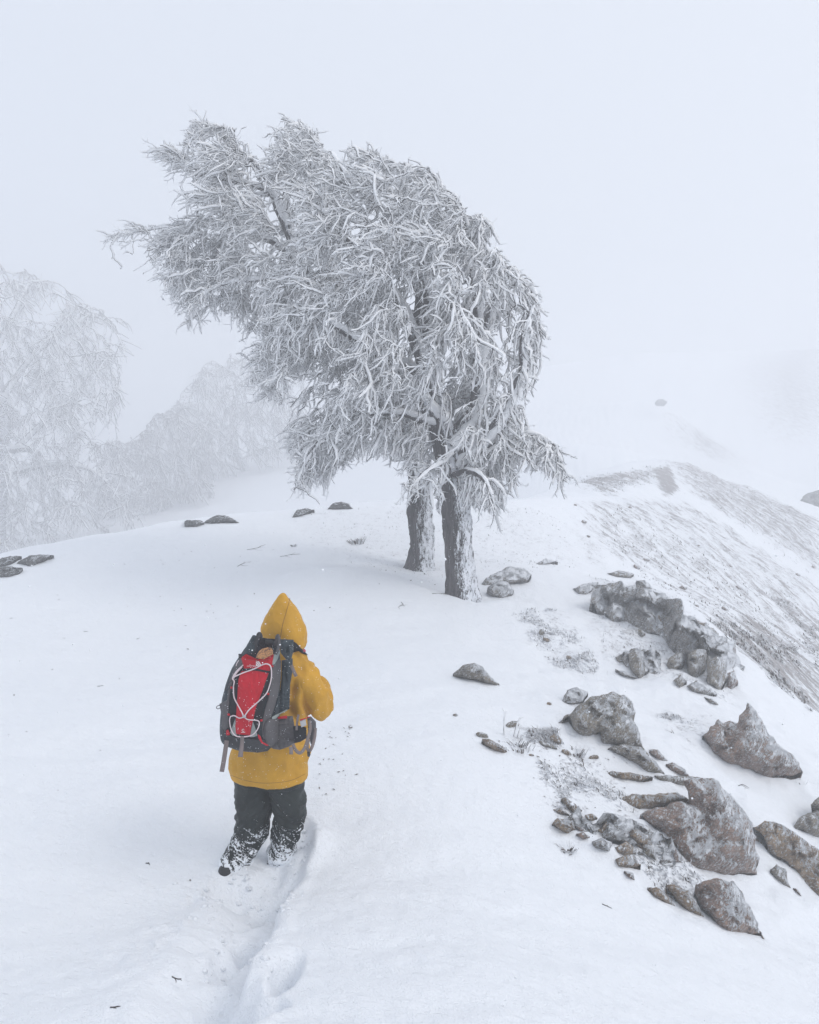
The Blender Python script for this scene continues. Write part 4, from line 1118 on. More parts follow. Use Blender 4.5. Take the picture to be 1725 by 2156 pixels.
for i, (X, Y, L, a, lb) in enumerate([(362,2057,.05,.3,"curled dark leaf stalk on the snow left of the trench"),(205,1445,.07,.2,"tiny twig on the snow at the far left of the walker's pack"),(307,1818,.04,.6,"tiny dark twig on snow left of the walker's boot"),
   (500,1193,.35,.9,"forked twig lying on the snow beyond the hood, left side"),(590,1172,.4,.1,"thin twig on the snow left of the rear beech trunk"),(910,1250,.35,.2,"long fallen twig beside the front beech trunk"),(845,1268,.3,-.5,"short fallen twig on the snow between walker and beech"),
   (520,1158,.5,.2,"long bent twig on the snow under the crest rocks"),(1268,1904,.06,.2,"dark seed stalk on the snow below the brown leaf-shaped rock"),(232,2122,.04,.4,"small dark twig at the bottom left of the snow"),
   (1555,1655,.18,.0,"dark twig half buried right of the great boulder top"),(20,1302,.05,.4,"tiny dark twig at the left border on the snow"),(287,1346,.06,.4,"small dark twig above and left of the pack"),(176,1330,.06,.1,"small dark twig in open snow at left")]):
    fallen(X, Y, L, a, lb, 20+i)
r = np.random.default_rng(77)
Vs, Fs = [], []
reg = [([(600,1090),(850,1070),(1180,1090),(1250,1180),(1100,1230),(860,1240),(720,1200)], 420), ([(150,1180),(640,1110),(900,1200),(800,1300),(400,1330),(60,1350)], 120), ([(640,1560),(740,1520),(760,1650),(680,1700)], 45), ([(1080,1560),(1330,1600),(1300,1750),(1150,1700)], 60), ([(0,1350),(450,1350),(450,1900),(0,2000)], 16)]
for px, n in reg:
    w = world_poly(px); lo, hi = w.min(0), w.max(0); q = lo+r.random((n*4, 2))*(hi-lo); q = q[in_poly(q[:, 0], q[:, 1], w)][:n]
    z = height(q[:, 0], q[:, 1])
    for (x, y), zz in zip(q, z):
        s = .006+.020*r.random()**2*(1 if y > 9 else .6); a = r.random()*6.3; e = .35+.4*r.random(); t = (r.random()-.5)*.8
        k = len(Vs); ca, sa = math.cos(a)*s, math.sin(a)*s
        Vs += [(x-ca, y-sa, zz+.002), (x+sa*e, y-ca*e, zz+.004+s*t*.3), (x+ca, y+sa, zz+.003+s*.4), (x-sa*e, y+ca*e, zz+.006)]; Fs.append((k, k+1, k+2, k+3))
tag(mesh_obj("leaf_litter", np.array(Vs), [np.array(Fs)], [M_GRASS], smooth=False), "dark leaf and bark bits sprinkled over the snow around the beech trunks", "leaf litter", kind='stuff')
# ------------------------------------------------------------------ the walker
from mathutils.bvhtree import BVHTree
def cloth(name, col, rough=.75, weave=400., wr=.25, specks=0.0, sheen=.0, var=.12):
    m, nt, b = new_mat(name)
    tc = nt.nodes.new("ShaderNodeTexCoord").outputs['Object']
    n1 = noise_n(nt, tc, 7, 4, .6); n2 = noise_n(nt, tc, weave, 2, .6); n3 = noise_n(nt, tc, 55, 3, .6)
    k = math_n(nt, 'ADD', math_n(nt, 'MULTIPLY', n1.outputs[0], .6), math_n(nt, 'MULTIPLY', n2.outputs[0], .4))
    c = mix_n(nt, maprange(nt, k, .35, .65).outputs[0], tuple(x*(1-var) for x in col), tuple(min(1, x*(1+var)) for x in col))
    if specks:
        v = node(nt, "ShaderNodeTexVoronoi"); v.inputs['Scale'].default_value = 75; nt.links.new(tc, v.inputs['Vector'])
        s = maprange(nt, v.outputs['Distance'], .10+.06*specks, .16+.06*specks, 1, 0)
        n4 = noise_n(nt, tc, 31, 2, .5)
        s = math_n(nt, 'MULTIPLY', s.outputs[0], maprange(nt, n4.outputs[0], .60-.1*specks, .64-.1*specks).outputs[0])
        c = mix_n(nt, s, c, (.8, .83, .87))
    nt.links.new(c, b.inputs['Base Color']); b.inputs['Roughness'].default_value = rough
    b.inputs['Specular IOR Level'].default_value = .3
    h = math_n(nt, 'ADD', math_n(nt, 'MULTIPLY', n2.outputs[0], .3), n3.outputs[0])
    bump_n(nt, h, wr, .01, b)
    return m
M_YEL = cloth("yellow_jacket_cloth", (.55, .285, .014), .62, 500, .3, .6)
M_RED = cloth("red_pack_cloth", (.50, .004, .018), .75, 420, .35, .8)
M_TEAL = cloth("dark_teal_pack_cloth", (.030, .043, .052), .6, 350, .35, .9)
M_CHAR = cloth("charcoal_pack_cloth", (.040, .041, .045), .8, 500, .35, .8)
M_GREYC = cloth("grey_pack_cloth", (.095, .09, .094), .8, 500, .35, .7)
M_BLACK = cloth("black_mesh_cloth", (.014, .014, .018), .8, 500, .4, .5)
M_LGREY = cloth("light_grey_cloth", (.30, .34, .33), .7, 400, .3, .3)
M_STRAP = cloth("brown_grey_webbing", (.20, .165, .16), .8, 700, .5, .2)
M_CORD = cloth("white_cord", (.72, .62, .64), .7, 700, .4)
M_BUCK = plain("black_plastic", (.012, .012, .014), .4)
M_STEEL = plain("pale_buckle_plastic", (.45, .45, .46), .35)
M_PINK = plain("pink_cloth", (.55, .12, .16), .8)
M_SKIN = plain("skin", (.48, .26, .19), .55)
M_PRINT = plain("white_print", (.82, .80, .80), .6)
M_SEAM = plain("dark_ochre_thread", (.20, .09, .012), .8)
def wood_mat():
    m, nt, b = new_mat("tan_wood")
    tc = nt.nodes.new("ShaderNodeTexCoord").outputs['Object']
    n = noise_n(nt, mapping(nt, tc, (40, 40, 90), (0, .7, 0)).outputs[0], 1, 5, .7, 1.5)
    c = mix_n(nt, maprange(nt, n.outputs[0], .46, .56).outputs[0], (.50, .24, .085), (.10, .05, .035))
    nt.links.new(c, b.inputs['Base Color']); b.inputs['Roughness'].default_value = .6; return m
M_WOOD = wood_mat()
def trouser_mat():
    m, nt, b = new_mat("wet_dark_trousers")
    tc = nt.nodes.new("ShaderNodeTexCoord").outputs['Object']
    geo = nt.nodes.new("ShaderNodeNewGeometry")
    sep = nt.nodes.new("ShaderNodeSeparateXYZ"); nt.links.new(tc, sep.inputs[0])
    n1 = noise_n(nt, tc, 6, 4, .6)
    base = mix_n(nt, maprange(nt, n1.outputs[0], .35, .65).outputs[0], (.007, .011, .011), (.022, .029, .028))
    mp = mapping(nt, tc, (10, 10, 34), (0, math.radians(-38), 0))
    n2 = noise_n(nt, mp.outputs[0], 1.0, 5, .72, .9)
    n3 = noise_n(nt, tc, 85, 3, .7)
    s = math_n(nt, 'ADD', math_n(nt, 'MULTIPLY', n2.outputs[0], .75), math_n(nt, 'MULTIPLY', n3.outputs[0], .5))
    b.inputs['Specular IOR Level'].default_value = .2
    hg = maprange(nt, sep.outputs[2], .34, -.02, 0, .24, smooth=False)
    s = math_n(nt, 'ADD', s, hg.outputs[0])
    k = maprange(nt, s, .785, .84)
    c = mix_n(nt, k.outputs[0], base, (.84, .87, .91))
    nt.links.new(c, b.inputs['Base Color'])
    nt.links.new(maprange(nt, k.outputs[0], 0, 1, .50, .8).outputs[0], b.inputs['Roughness'])
    h = math_n(nt, 'ADD', math_n(nt, 'MULTIPLY', k.outputs[0], 1.0), math_n(nt, 'MULTIPLY', n3.outputs[0], .3))
    bump_n(nt, h, .7, .012, b)
    return m
M_TROU = trouser_mat()

YAW = math.radians(-17)
PO = np.array([-.872, 4.76, 0.0]); SC = .955; DOFF = -.13
def L2W(p):
    p = np.asarray(p, float)*np.array([SC, SC, 1]); c, s = math.cos(YAW), math.sin(YAW)
    return np.stack([PO[0]+p[..., 0]*c-p[..., 1]*s, PO[1]+p[..., 0]*s+p[..., 1]*c, PO[2]+p[..., 2]], -1)
def W2L(p):
    q = np.asarray(p, float)-PO; c, s = math.cos(-YAW), math.sin(-YAW)
    return np.stack([q[..., 0]*c-q[..., 1]*s, q[..., 0]*s+q[..., 1]*c, q[..., 2]], -1)
class Shape:
    def __init__(s): s.V = []; s.Q = []; s.T = []; s.n = 0
    def add(s, V, Q=None, T=None):
        s.V.append(V)
        if Q is not None: s.Q.append(np.asarray(Q)+s.n)
        if T is not None: s.T.append(np.asarray(T)+s.n)
        s.n += len(V)
    def rings(s, R):           # R: list of (k,3) rings, closed with fans
        k = len(R[0]); n = len(R); V = np.vstack(list(R)+[R[0].mean(0)[None], R[-1].mean(0)[None]])
        i = np.arange(n-1)[:, None]*k; j = np.arange(k)[None]; jn = (j+1) % k
        Q = np.stack([i+j, i+jn, i+k+jn, i+k+j], -1).reshape(-1, 4)
        j = np.arange(k); jn = (j+1) % k
        T = np.vstack([np.stack([jn, j, np.full(k, n*k)], -1), np.stack([(n-1)*k+j, (n-1)*k+jn, np.full(k, n*k+1)], -1)])
        s.add(V, Q, T)
    def limb(s, pts_, rads, k=18, n=24):
        c = catmull(pts_, n); rd = np.interp(np.linspace(0, 1, n), np.linspace(0, 1, len(rads)), rads)
        t = nrm(np.gradient(c, axis=0))
        for a, w in ((.5, .86), (.85, .5)):
            c = np.vstack([c, c[-1]+t[-1]*rads[-1]*(.5 if a == .5 else .35)]); rd = np.append(rd, rads[-1]*w); t = np.vstack([t, t[-1]])
        c = np.vstack([c[0]-t[0]*rads[0]*.5, c]); rd = np.insert(rd, 0, rads[0]*.8)
        Vt, F = tube_arrays(c[None], rd[None], k)
        m = len(c)
        s.rings([Vt[i*k:(i+1)*k] for i in range(m)])
    def ellipsoid(s, c, r, n=14, k=20):
        R = []
        for i in range(1, n):
            a = math.pi*i/n; th = np.arange(k)*2*math.pi/k
            R.append(np.stack([c[0]+r[0]*math.sin(a)*np.cos(th), c[1]+r[1]*math.sin(a)*np.sin(th), np.full(k, c[2]-r[2]*math.cos(a))], -1))
        s.rings(R)
    def get(s): return np.vstack(s.V), (np.vstack(s.Q) if s.Q else None), (np.vstack(s.T) if s.T else None)
def remeshed(shape, voxel, smooth=6):
    V, Q, T = shape.get()
    ob = mesh_obj("temp", V, [x for x in (Q, T) if x is not None])
    m = ob.modifiers.new("r", 'REMESH'); m.mode = 'VOXEL'; m.voxel_size = voxel
    if smooth: sm = ob.modifiers.new("s", 'SMOOTH'); sm.factor = .5; sm.iterations = smooth
    dg = bpy.context.evaluated_depsgraph_get(); ev = ob.evaluated_get(dg); me = ev.to_mesh()
    V = np.empty(len(me.vertices)*3); me.vertices.foreach_get("co", V); V = V.reshape(-1, 3)
    Nn = np.empty(len(me.vertices)*3); me.vertices.foreach_get("normal", Nn); Nn = Nn.reshape(-1, 3)
    tot = np.empty(len(me.polygons), np.int32); me.polygons.foreach_get("loop_total", tot)
    vi = np.empty(len(me.loops), np.int32); me.loops.foreach_get("vertex_index", vi)
    st = np.empty(len(me.polygons), np.int32); me.polygons.foreach_get("loop_start", st)
    q = st[tot == 4]; Q = vi[q[:, None]+np.arange(4)]
    t = st[tot == 3]; T = vi[t[:, None]+np.arange(3)] if len(t) else np.zeros((0, 3), int)
    ev.to_mesh_clear(); old = ob.data; bpy.data.objects.remove(ob); bpy.data.meshes.remove(old)
    return V, Nn, Q, T
def sring(cx, cy, cz, rx, ry, k=40, e=2.3, tilt=0, yaw=0):
    a = np.arange(k)*2*math.pi/k; ca, sa = np.cos(a), np.sin(a)
    x = rx*np.sign(ca)*np.abs(ca)**(2/e); y = ry*np.sign(sa)*np.abs(sa)**(2/e)
    c, s = math.cos(yaw), math.sin(yaw)
    return np.stack([cx+x*c-y*s, cy+x*s+y*c, cz+tilt*y+0*x], -1)
walker = empty("person", tuple(PO)); walker.rotation_euler = (0, 0, YAW); walker.scale = (SC, SC, 1)
tag(walker, "walker from behind in yellow hooded jacket and dark snow-caked trousers, wading through snow", "person")
# body (one continuous figure inside the clothes)
S = Shape()
S.rings([sring(*a, k=28) for a in [(-.02,.01,.52,.13,.09),(-.01,.01,.62,.165,.115),(0,.01,.74,.155,.11),(.01,.02,.90,.14,.10),(.03,.03,1.06,.16,.11),(.05,.04,1.20,.17,.10),(.06,.05,1.29,.10,.075),(.08,.06,1.34,.055,.055)]])
S.limb([(.07,.055,1.30),(.09,.07,1.42)], [.055,.05])
S.ellipsoid((.10,.085,1.50), (.075,.092,.108)); S.ellipsoid((.10,.15,1.455), (.045,.035,.045))
S.limb([(.10,.165,1.53),(.10,.19,1.50),(.10,.20,1.485)], [.010,.013,.015], 10, 6)
for sx in (-1, 1):
    S.ellipsoid((.10+sx*.076, .075, 1.50), (.010, .020, .032), 8, 10)
    S.ellipsoid((.10+sx*.030, .165, 1.515), (.016, .014, .012), 8, 10)
S.limb([(.075,.170,1.440),(.10,.183,1.437),(.125,.170,1.440)], [.006,.009,.006], 8, 8)
arms = {1: [(.17,.04,1.24),(.285,.10,1.0),(.14,.36,1.08),(.10,.40,1.09)], -1: [(-.12,.05,1.23),(-.25,.16,1.0),(-.04,.38,1.08),(-.01,.42,1.09)]}
for sx, A in arms.items():
    S.limb(A[:3], [.055,.048,.040,.032], 14, 20)
    w = np.array(A[2]); h = np.array(A[3]); d = nrm(h-w); side = np.array([-sx*.3, .2, .9]); side = nrm(side-(side@d)*d); pn = np.cross(d, side)
    S.limb([w, w+d*.05, w+d*.085], [.030,.036,.034], 12, 8)
    for f in range(4):
        b0 = w+d*.095+side*(.027-.018*f); l = (.036, .042, .039, .030)[f]
        p1 = b0+d*l; p2 = p1+nrm(d*.3+pn*.9)*l*.75; p3 = p2+nrm(-d*.6+pn*.7)*l*.6
        S.limb([b0-d*.03, b0, p1, p2, p3], [.0095,.0095,.009,.0085,.0075], 8, 12)
    b0 = w+d*.045+side*.034; S.limb([b0-side*.015, b0+side*.012+d*.02, b0+d*.05+pn*.02], [.012,.011,.009], 8, 8)
for pts_, rr in (([(-.10,.01,.58),(-.14,.02,.36),(-.16,.02,.22),(-.215,-.06,.06),(-.235,-.12,-.02)], [.085,.07,.06,.05,.04]), ([(.09,.02,.58),(.10,.05,.36),(.08,.06,.26),(.03,.06,.08),(0,.05,-.10)], [.085,.07,.06,.05,.04])):
    S.limb(pts_, rr, 14, 20)
V_, N_, Q_, T_ = remeshed(S, .010, 3)
mesh_obj("body", V_, [Q_, T_], [M_SKIN], walker)
# jacket with hood and sleeves
S = Shape()
S.rings([sring(*a) for a in [(-.03,0,.535,.262,.19),(-.03,0,.60,.262,.19),(-.022,0,.72,.255,.182),(-.01,.01,.88,.245,.17),(.0,.01,1.0,.235,.16),(.02,.02,1.12,.228,.152),(.035,.03,1.22,.212,.138),(.055,.045,1.295,.16,.118),(.075,.06,1.35,.112,.108),(.085,.065,1.40,.10,.10)]])
S.rings([sring(*a) for a in [(.075,.07,1.345,.100,.108),(.072,.072,1.40,.122,.130),(.066,.072,1.455,.140,.145),(.062,.068,1.50,.140,.145),(.068,.052,1.565,.106,.120),(.076,.034,1.63,.070,.084),(.084,.014,1.685,.036,.046),(.090,-.002,1.73,.012,.016)]])
S.limb([(.135,.035,1.235),(.205,.045,1.18),(.278,.08,1.05),(.275,.15,1.00),(.20,.27,1.055),(.13,.355,1.08)], [.100,.093,.086,.082,.068,.052], 20, 34)
S.limb([(-.10,.05,1.23),(-.19,.08,1.15),(-.25,.14,1.03),(-.245,.19,1.01),(-.14,.30,1.05),(-.05,.375,1.08)], [.092,.088,.08,.078,.066,.052], 20, 34)
V_, N_, Q_, T_ = remeshed(S, .0095, 4)
x, y, z = V_[:, 0], V_[:, 1], V_[:, 2]
th = np.arctan2(y, x+.03)
lowm = 1-sstep(.55, 1.0, z)
dsp = .013*lowm*(.25+.75*sstep(.535,.66,z))*(np.sin(th*5+1.2+fbm(V_*2, 2, 4))+.6*np.sin(th*9+.3)) 
wr_ = 1-np.abs(fbm(np.stack([x*7+z*2.5, y*7, z*4.2-x*3], -1), 3, 11))*1.7
dsp = dsp + .019*wr_*(1-.55*sstep(1.38, 1.45, z))
arm = sstep(.15, .21, x)*sstep(.86, .92, z)*(1-sstep(1.25, 1.3, z))
q = V_-np.array([.19, .12, 1.06]); rad_ = np.linalg.norm(q, axis=1)
dsp = dsp + arm*.014*np.sin(rad_*75+2*fbm(V_*4, 2, 8))
dsp = dsp - .016*np.exp(-((x-.185-.12*(z-1.05))/.020)**2)*sstep(.95, 1.0, z)*(1-sstep(1.14, 1.24, z))*(y < .08)     # armpit crease
dsp = dsp - .012*np.exp(-((z-1.375+.25*(x-.1)*np.sign(x-.1))/.014)**2)*sstep(-.02, .02, .2-np.abs(x-.08))         # hood meets collar
dsp = dsp + .006*fbm(V_*np.array([5, 5, 3]), 2, 19)
dsp = dsp*(.2+.8*sstep(.535, .64, z))
V_ = V_ + N_*dsp[:, None]
def keep_faces(F, V):
    c = V[F].mean(1); return F[~((c[:, 1] > .125) & (((c[:, 0]-.10)/.082)**2+((c[:, 2]-1.485)/.10)**2 < 1)) & ~(c[:, 2] < .538)]
jacket = mesh_obj("jacket", V_, [keep_faces(Q_, V_), keep_faces(T_, V_)], [M_YEL], walker)
so = jacket.modifiers.new("thickness", 'SOLIDIFY'); so.thickness = .004; so.offset = -1
JV = L2W(V_); JT = np.vstack([Q_[:, [0, 1, 2]], Q_[:, [0, 2, 3]], T_])
bvh_j = BVHTree.FromPolygons([tuple(v) for v in JV], [tuple(map(int, t)) for t in JT])
# trousers
S = Shape()
S.rings([sring(*a) for a in [(-.03,.0,.50,.235,.15),(-.03,.0,.58,.235,.155),(-.02,.0,.68,.2,.14),(-.01,0,.78,.17,.13)]])
S.limb([(-.148,0,.60),(-.154,.005,.42),(-.162,.02,.27),(-.180,-.005,.12),(-.225,-.07,.01)], [.126,.122,.116,.106,.088], 24, 24)
S.limb([(.078,.01,.60),(.082,.03,.46),(.088,.06,.32),(.058,.07,.18),(.025,.06,.05),(.005,.05,-.12)], [.126,.118,.108,.098,.090,.085], 24, 24)
V_, N_, Q_, T_ = remeshed(S, .009, 3)
x, y, z = V_[:, 0], V_[:, 1], V_[:, 2]
f1 = 1-np.abs(fbm(np.stack([x*6, y*6, z*11+np.abs(x+.03)*9], -1), 3, 31))*1.8
dsp = .013*f1*(.35+.9*(1-sstep(.30, .52, z))) + .005*fbm(V_*14, 2, 33)
V_ = V_+N_*dsp[:, None]
trousers = mesh_obj("trousers", V_, [Q_, T_], [M_TROU], walker)
# boots
M_BOOT = cloth("snowy_boot", (.02, .02, .023), .6, 300, .4, 1.2)
def boot(pts_, rr, tilt):
    S = Shape(); S.limb(pts_, rr, 22, 22)
    V, N, Q, T = remeshed(S, .007, 2)
    V = V+N*(.006*fbm(V*18, 3, 5))[:, None]
    return mesh_obj("boot", V, [Q, T], [M_TROU], walker)
bl = boot([(-.220,-.05,.07),(-.242,-.11,.01),(-.250,-.165,-.030),(-.243,-.13,-.08),(-.23,-.06,-.16)], [.078,.080,.074,.062,.05], 0)
bsole = Shape(); bsole.limb([(-.250,-.225,-.012),(-.248,-.223,-.062),(-.242,-.192,-.12)], [.042,.052,.044], 16, 12)
V_, N_, Q_, T_ = remeshed(bsole, .006, 1)
mesh_obj("boot_sole", V_, [Q_, T_], [plain("boot_rubber", (.012,.013,.015), .55)], bl)
br = boot([(.02,.05,.02),(.01,.06,-.10),(.01,.12,-.15),(.01,.2,-.16)], [.06,.058,.05,.04], 0)

# ---- things draped over a surface
def ray_pts(px, bvh):
    px = np.asarray(px, float); dirs = nrm(P(px[:, 0], px[:, 1], np.ones(len(px)))-CAM)
    out = np.full((len(px), 3), np.nan); 
    for i, d in enumerate(dirs):
        h = bvh.ray_cast(Vector(CAM), Vector(d))
        if h[0] is not None: out[i] = h[0]
    dist = np.linalg.norm(out-CAM, axis=1); ok = ~np.isnan(dist)
    if ok.any():
        for i in np.where(~ok)[0]:
            k = np.where(ok)[0][np.argmin(((px[ok]-px[i])**2).sum(1))]
            dist[i] = dist[k]; out[i] = CAM+dirs[i]*dist[i]
    return out, dirs
def Z1(l): return [(412+x*.2045, 1226.7+y*.2045) for x, y in l]
def to_parent(ob, parent, inv):
    ob.data.transform(inv); ob.parent = parent
def panel(name, px, bvh, mat, parent, inv, off=.008, thick=.010, puff=0., spacing=1.6, depth=None, fold=0., seed=0):
    vs, tr, isb = mesh_poly2d(px, spacing, seed, .2)
    if depth is None: p, dirs = ray_pts(vs, bvh)
    else:
        dd = DOFF + (depth(vs) if callable(depth) else np.full(len(vs), depth))
        p = P(vs[:, 0], vs[:, 1], dd); dirs = nrm(p-CAM)
    db, _ = seg_dist(vs[:, 0], vs[:, 1], px, True)
    db = db/FPX*4.6
    o = off + (puff*np.sqrt(1-(1-np.clip(db/max(puff*1.3, .004), 0, 1))**2) if puff else 0)
    if fold: o = o + fold*fbm(np.stack([vs[:, 0]*.18, vs[:, 1]*.07, 0*vs[:, 0]+seed], -1), 3, seed)
    front = p - dirs*np.asarray(o)[..., None] if np.ndim(o) else p-dirs*o
    back = front+dirs*(thick+(np.asarray(o)[..., None]-off if np.ndim(o) else 0))
    n = len(vs)
    be = {}
    for a, b, c in tr:
        for e in ((a, b), (b, c), (c, a)): be[e] = 1
    side = [(a, b, b+n, a+n) for a, b in be if (b, a) not in be]
    ob = mesh_obj(name, np.vstack([front, back]), [tr[:, ::-1], tr+n, np.array(side)], [mat])
    to_parent(ob, parent, inv); return ob
def cordp(name, px, bvh, mat, parent, inv, off=.02, rad=.003, depth=None, n=None, closed=False):
    px = np.asarray(px, float)
    n = n or max(8, int(np.linalg.norm(np.diff(px, axis=0), axis=1).sum()/1.8))
    c2 = catmull(np.c_[px, np.zeros(len(px))], n)[:, :2]
    if depth is None:
        p, dirs = ray_pts(c2, bvh); p = p-dirs*off
        for _ in range(3): p[1:-1] = (p[:-2]+2*p[1:-1]+p[2:])/4
    else: p = P(c2[:, 0], c2[:, 1], DOFF+np.interp(np.linspace(0, 1, n), np.linspace(0, 1, len(depth)), depth))
    V, F = tube_arrays(p[None], np.full((1, n), rad), 8)
    ob = mesh_obj(name, V, [F], [mat]); to_parent(ob, parent, inv); return ob
def strap(name, px, w, mat, parent, inv, bvh=None, off=.012, depth=None, thick=.004, n=None):
    px = np.asarray(px, float); n = n or max(8, int(np.linalg.norm(np.diff(px, axis=0), axis=1).sum()/2.5))
    c2 = catmull(np.c_[px, np.zeros(len(px))], n)[:, :2]
    if depth is None:
        p, dirs = ray_pts(c2, bvh); p = p-dirs*off
        for _ in range(3): p[1:-1] = (p[:-2]+2*p[1:-1]+p[2:])/4
    else:
        dd = DOFF+np.interp(np.linspace(0, 1, n), np.linspace(0, 1, len(depth)), depth); p = P(c2[:, 0], c2[:, 1], dd)
    dirs = nrm(p-CAM); ww = np.interp(np.linspace(0, 1, n), np.linspace(0, 1, len(w)), w) if np.ndim(w) else np.full(n, w)
    t = nrm(np.gradient(p, axis=0)); sd = nrm(np.cross(t, dirs)); up = nrm(np.cross(sd, t))
    hw = (ww/2)[:, None]; h = thick/2
    R = [np.stack([p[i]+sd[i]*hw[i]+up[i]*h, p[i]-sd[i]*hw[i]+up[i]*h, p[i]-sd[i]*hw[i]-up[i]*h, p[i]+sd[i]*hw[i]-up[i]*h]) for i in range(n)]
    S = Shape(); S.rings(R); V, Q, T = S.get()
    ob = mesh_obj(name, V, [Q, T], [mat], smooth=False); to_parent(ob, parent, inv); return ob
bpy.context.view_layer.update()
inv_w = (Matrix.Translation(Vector(PO)) @ Matrix.Rotation(YAW, 4, 'Z') @ Matrix.Diagonal((SC, SC, 1, 1))).inverted()
seam = cordp("hood_seam", Z1([(972,158),(960,210),(943,270),(920,350),(902,410),(888,480),(875,560)]), bvh_j, M_SEAM, jacket, Matrix.Identity(4), .0015, .0016)
seam.data.transform(inv_w)
hs = cordp("hem_seam", [(486,1632),(520,1644),(560,1649),(610,1644),(646,1628)], bvh_j, M_SEAM, jacket, Matrix.Identity(4), .001, .0012); hs.data.transform(inv_w)
g = panel("neck_gaiter", Z1([(1104,690),(1118,680),(1132,690),(1138,712),(1112,716)]), None, M_PINK, walker, inv_w, depth=4.93, thick=.02, puff=.006)

# ------------------------------------------------------------------ backpack
pack = empty("backpack", tuple(L2W(np.array([-.04, -.29, .84])))); pack.rotation_euler = (0, 0, YAW); pack.scale = (SC, SC, 1)
tag(pack, "dark hiking backpack with red front pocket and white bungee cord, worn by the walker", "backpack")
inv_p = (Matrix.Translation(pack.location) @ Matrix.Rotation(YAW, 4, 'Z') @ Matrix.Diagonal((SC, SC, 1, 1))).inverted()
def pr(z, cx, cy, rx, ry, e=3.4, tilt=0): return sring(cx, cy, z, rx, ry, 48, e, tilt, math.radians(-2))
R = [pr(.835,-.015,-.27,.09,.07,2.6), pr(.850,-.016,-.275,.140,.10,2.8), pr(.885,-.014,-.285,.168,.122), pr(.96,-.010,-.295,.176,.130), pr(1.06,.000,-.30,.172,.130),
     pr(1.16,.012,-.30,.164,.124), pr(1.26,.026,-.292,.154,.116), pr(1.34,.040,-.28,.140,.106,3.2,.10), pr(1.40,.052,-.27,.124,.098,3.0,.25), pr(1.432,.058,-.262,.112,.092,3.0,.42),
     pr(1.430,.058,-.262,.104,.084,3.0,.42), pr(1.38,.052,-.265,.104,.082,3.0,.3), pr(1.28,.03,-.27,.10,.075,3.0,.1)]
k = 48; n = len(R); V_ = np.vstack(R+[R[0].mean(0)[None], R[-1].mean(0)[None]])
i = np.arange(n-1)[:, None]*k; j = np.arange(k)[None]; jn = (j+1) % k
# refine by subdividing along rings with catmull
Rr = []
R = np.array(R)
for jx in range(k): Rr.append(catmull(R[:, jx], 90))
R2 = np.array(Rr).transpose(1, 0, 2)
S = Shape(); S.rings(list(R2)); V_, Q_, T_ = S.get()
cen = np.array([-.04, -.28, 0]); rad3 = V_-cen; rad3[:, 2] = 0
V_ = V_ + nrm(rad3)*(.007*fbm(V_*np.array([7, 7, 5]), 3, 3)+.004*(1-np.abs(fbm(V_*np.array([9, 9, 4]), 2, 6))*2))[:, None]*(V_[:, 2:3] < 1.43)
PV = L2W(V_)
bodyp = mesh_obj("pack_body", PV, [Q_, T_], [M_TEAL]); to_parent(bodyp, pack, inv_p)
bvh_p = BVHTree.FromPolygons([tuple(v) for v in PV], [tuple(map(int, t)) for t in np.vstack([Q_[:, [0, 1, 2]], Q_[:, [0, 2, 3]], T_])])
pp = lambda nm, z1, mat, off, thick, puff=0., **kw: panel(nm, Z1(z1), bvh_p, mat, pack, inv_p, off, thick, puff, **kw)
pp("base_panel", [(268,1480),(330,1560),(450,1600),(640,1610),(760,1600),(800,1680),(740,1735),(640,1752),(500,1730),(350,1670),(285,1610)], M_CHAR, .010, .02, .012, fold=.003)
pp("mesh_panel", [(478,895),(600,905),(770,905),(768,1010),(745,1150),(700,1290),(672,1420),(650,1560),(600,1600),(480,1610),(380,1590),(330,1530),(345,1380),(362,1200),(375,1050),(420,930)], M_BLACK, .006, .01)
pp("side_strip", [(800,790),(880,800),(878,980),(860,1110),(820,1260),(775,1400),(750,1520),(760,1650),(720,1660),(690,1600),(680,1460),(705,1330),(745,1200),(768,1060),(775,900)], M_GREYC, .012, .012, .008)
pp("side_strip", [(470,760),(500,800),(470,900),(410,960),(372,1060),(350,1180),(338,1380),(345,1500),(315,1490),(318,1300),(330,1120),(350,1000),(400,870)], M_GREYC, .010, .012, .006)
pp("side_panel", [(885,800),(1000,780),(1000,900),(975,1050),(968,1300),(800,1390),(830,1260),(870,1120),(885,980)], M_TEAL, .008, .01, .014, fold=.006, seed=3)
red = pp("front_pocket", [(466,775),(520,735),(575,760),(640,790),(700,768),(806,735),(790,850),(760,915),(728,1000),(690,1110),(655,1200),(620,1290),(598,1400),(575,1490),(562,1576),(415,1560),(408,1480),(415,1390),(424,1260),(432,1120),(440,1000),(470,915),(500,895),(484,830)], M_RED, .014, .012, .016, fold=.004, seed=5, spacing=1.2)
pp("corner_patch", [(356,1545),(380,1480),(410,1400),(414,1490),(424,1580),(380,1575)], M_LGREY, .018, .012)
pp("corner_patch", [(590,1430),(610,1480),(638,1575),(600,1590),(560,1592),(575,1500)], M_LGREY, .018, .012)
pp("side_gusset", [(806,750),(870,690),(872,720),(845,790),(815,840),(785,850)], M_LGREY, .020, .01, .004, fold=.004)
pp("side_pocket", [(745,1400),(860,1380),(1000,1372),(1015,1450),(1038,1560),(1032,1650),(960,1690),(870,1722),(800,1712),(735,1670),(705,1600),(700,1500),(715,1430)], M_GREYC, .010, .03, .050, fold=.006, seed=9)
pp("side_pocket", [(245,1250),(290,1225),(335,1200),(345,1300),(340,1450),(318,1560),(285,1580),(262,1500),(270,1400),(258,1320)], M_GREYC, .0, .03, .02, fold=.004, seed=10)
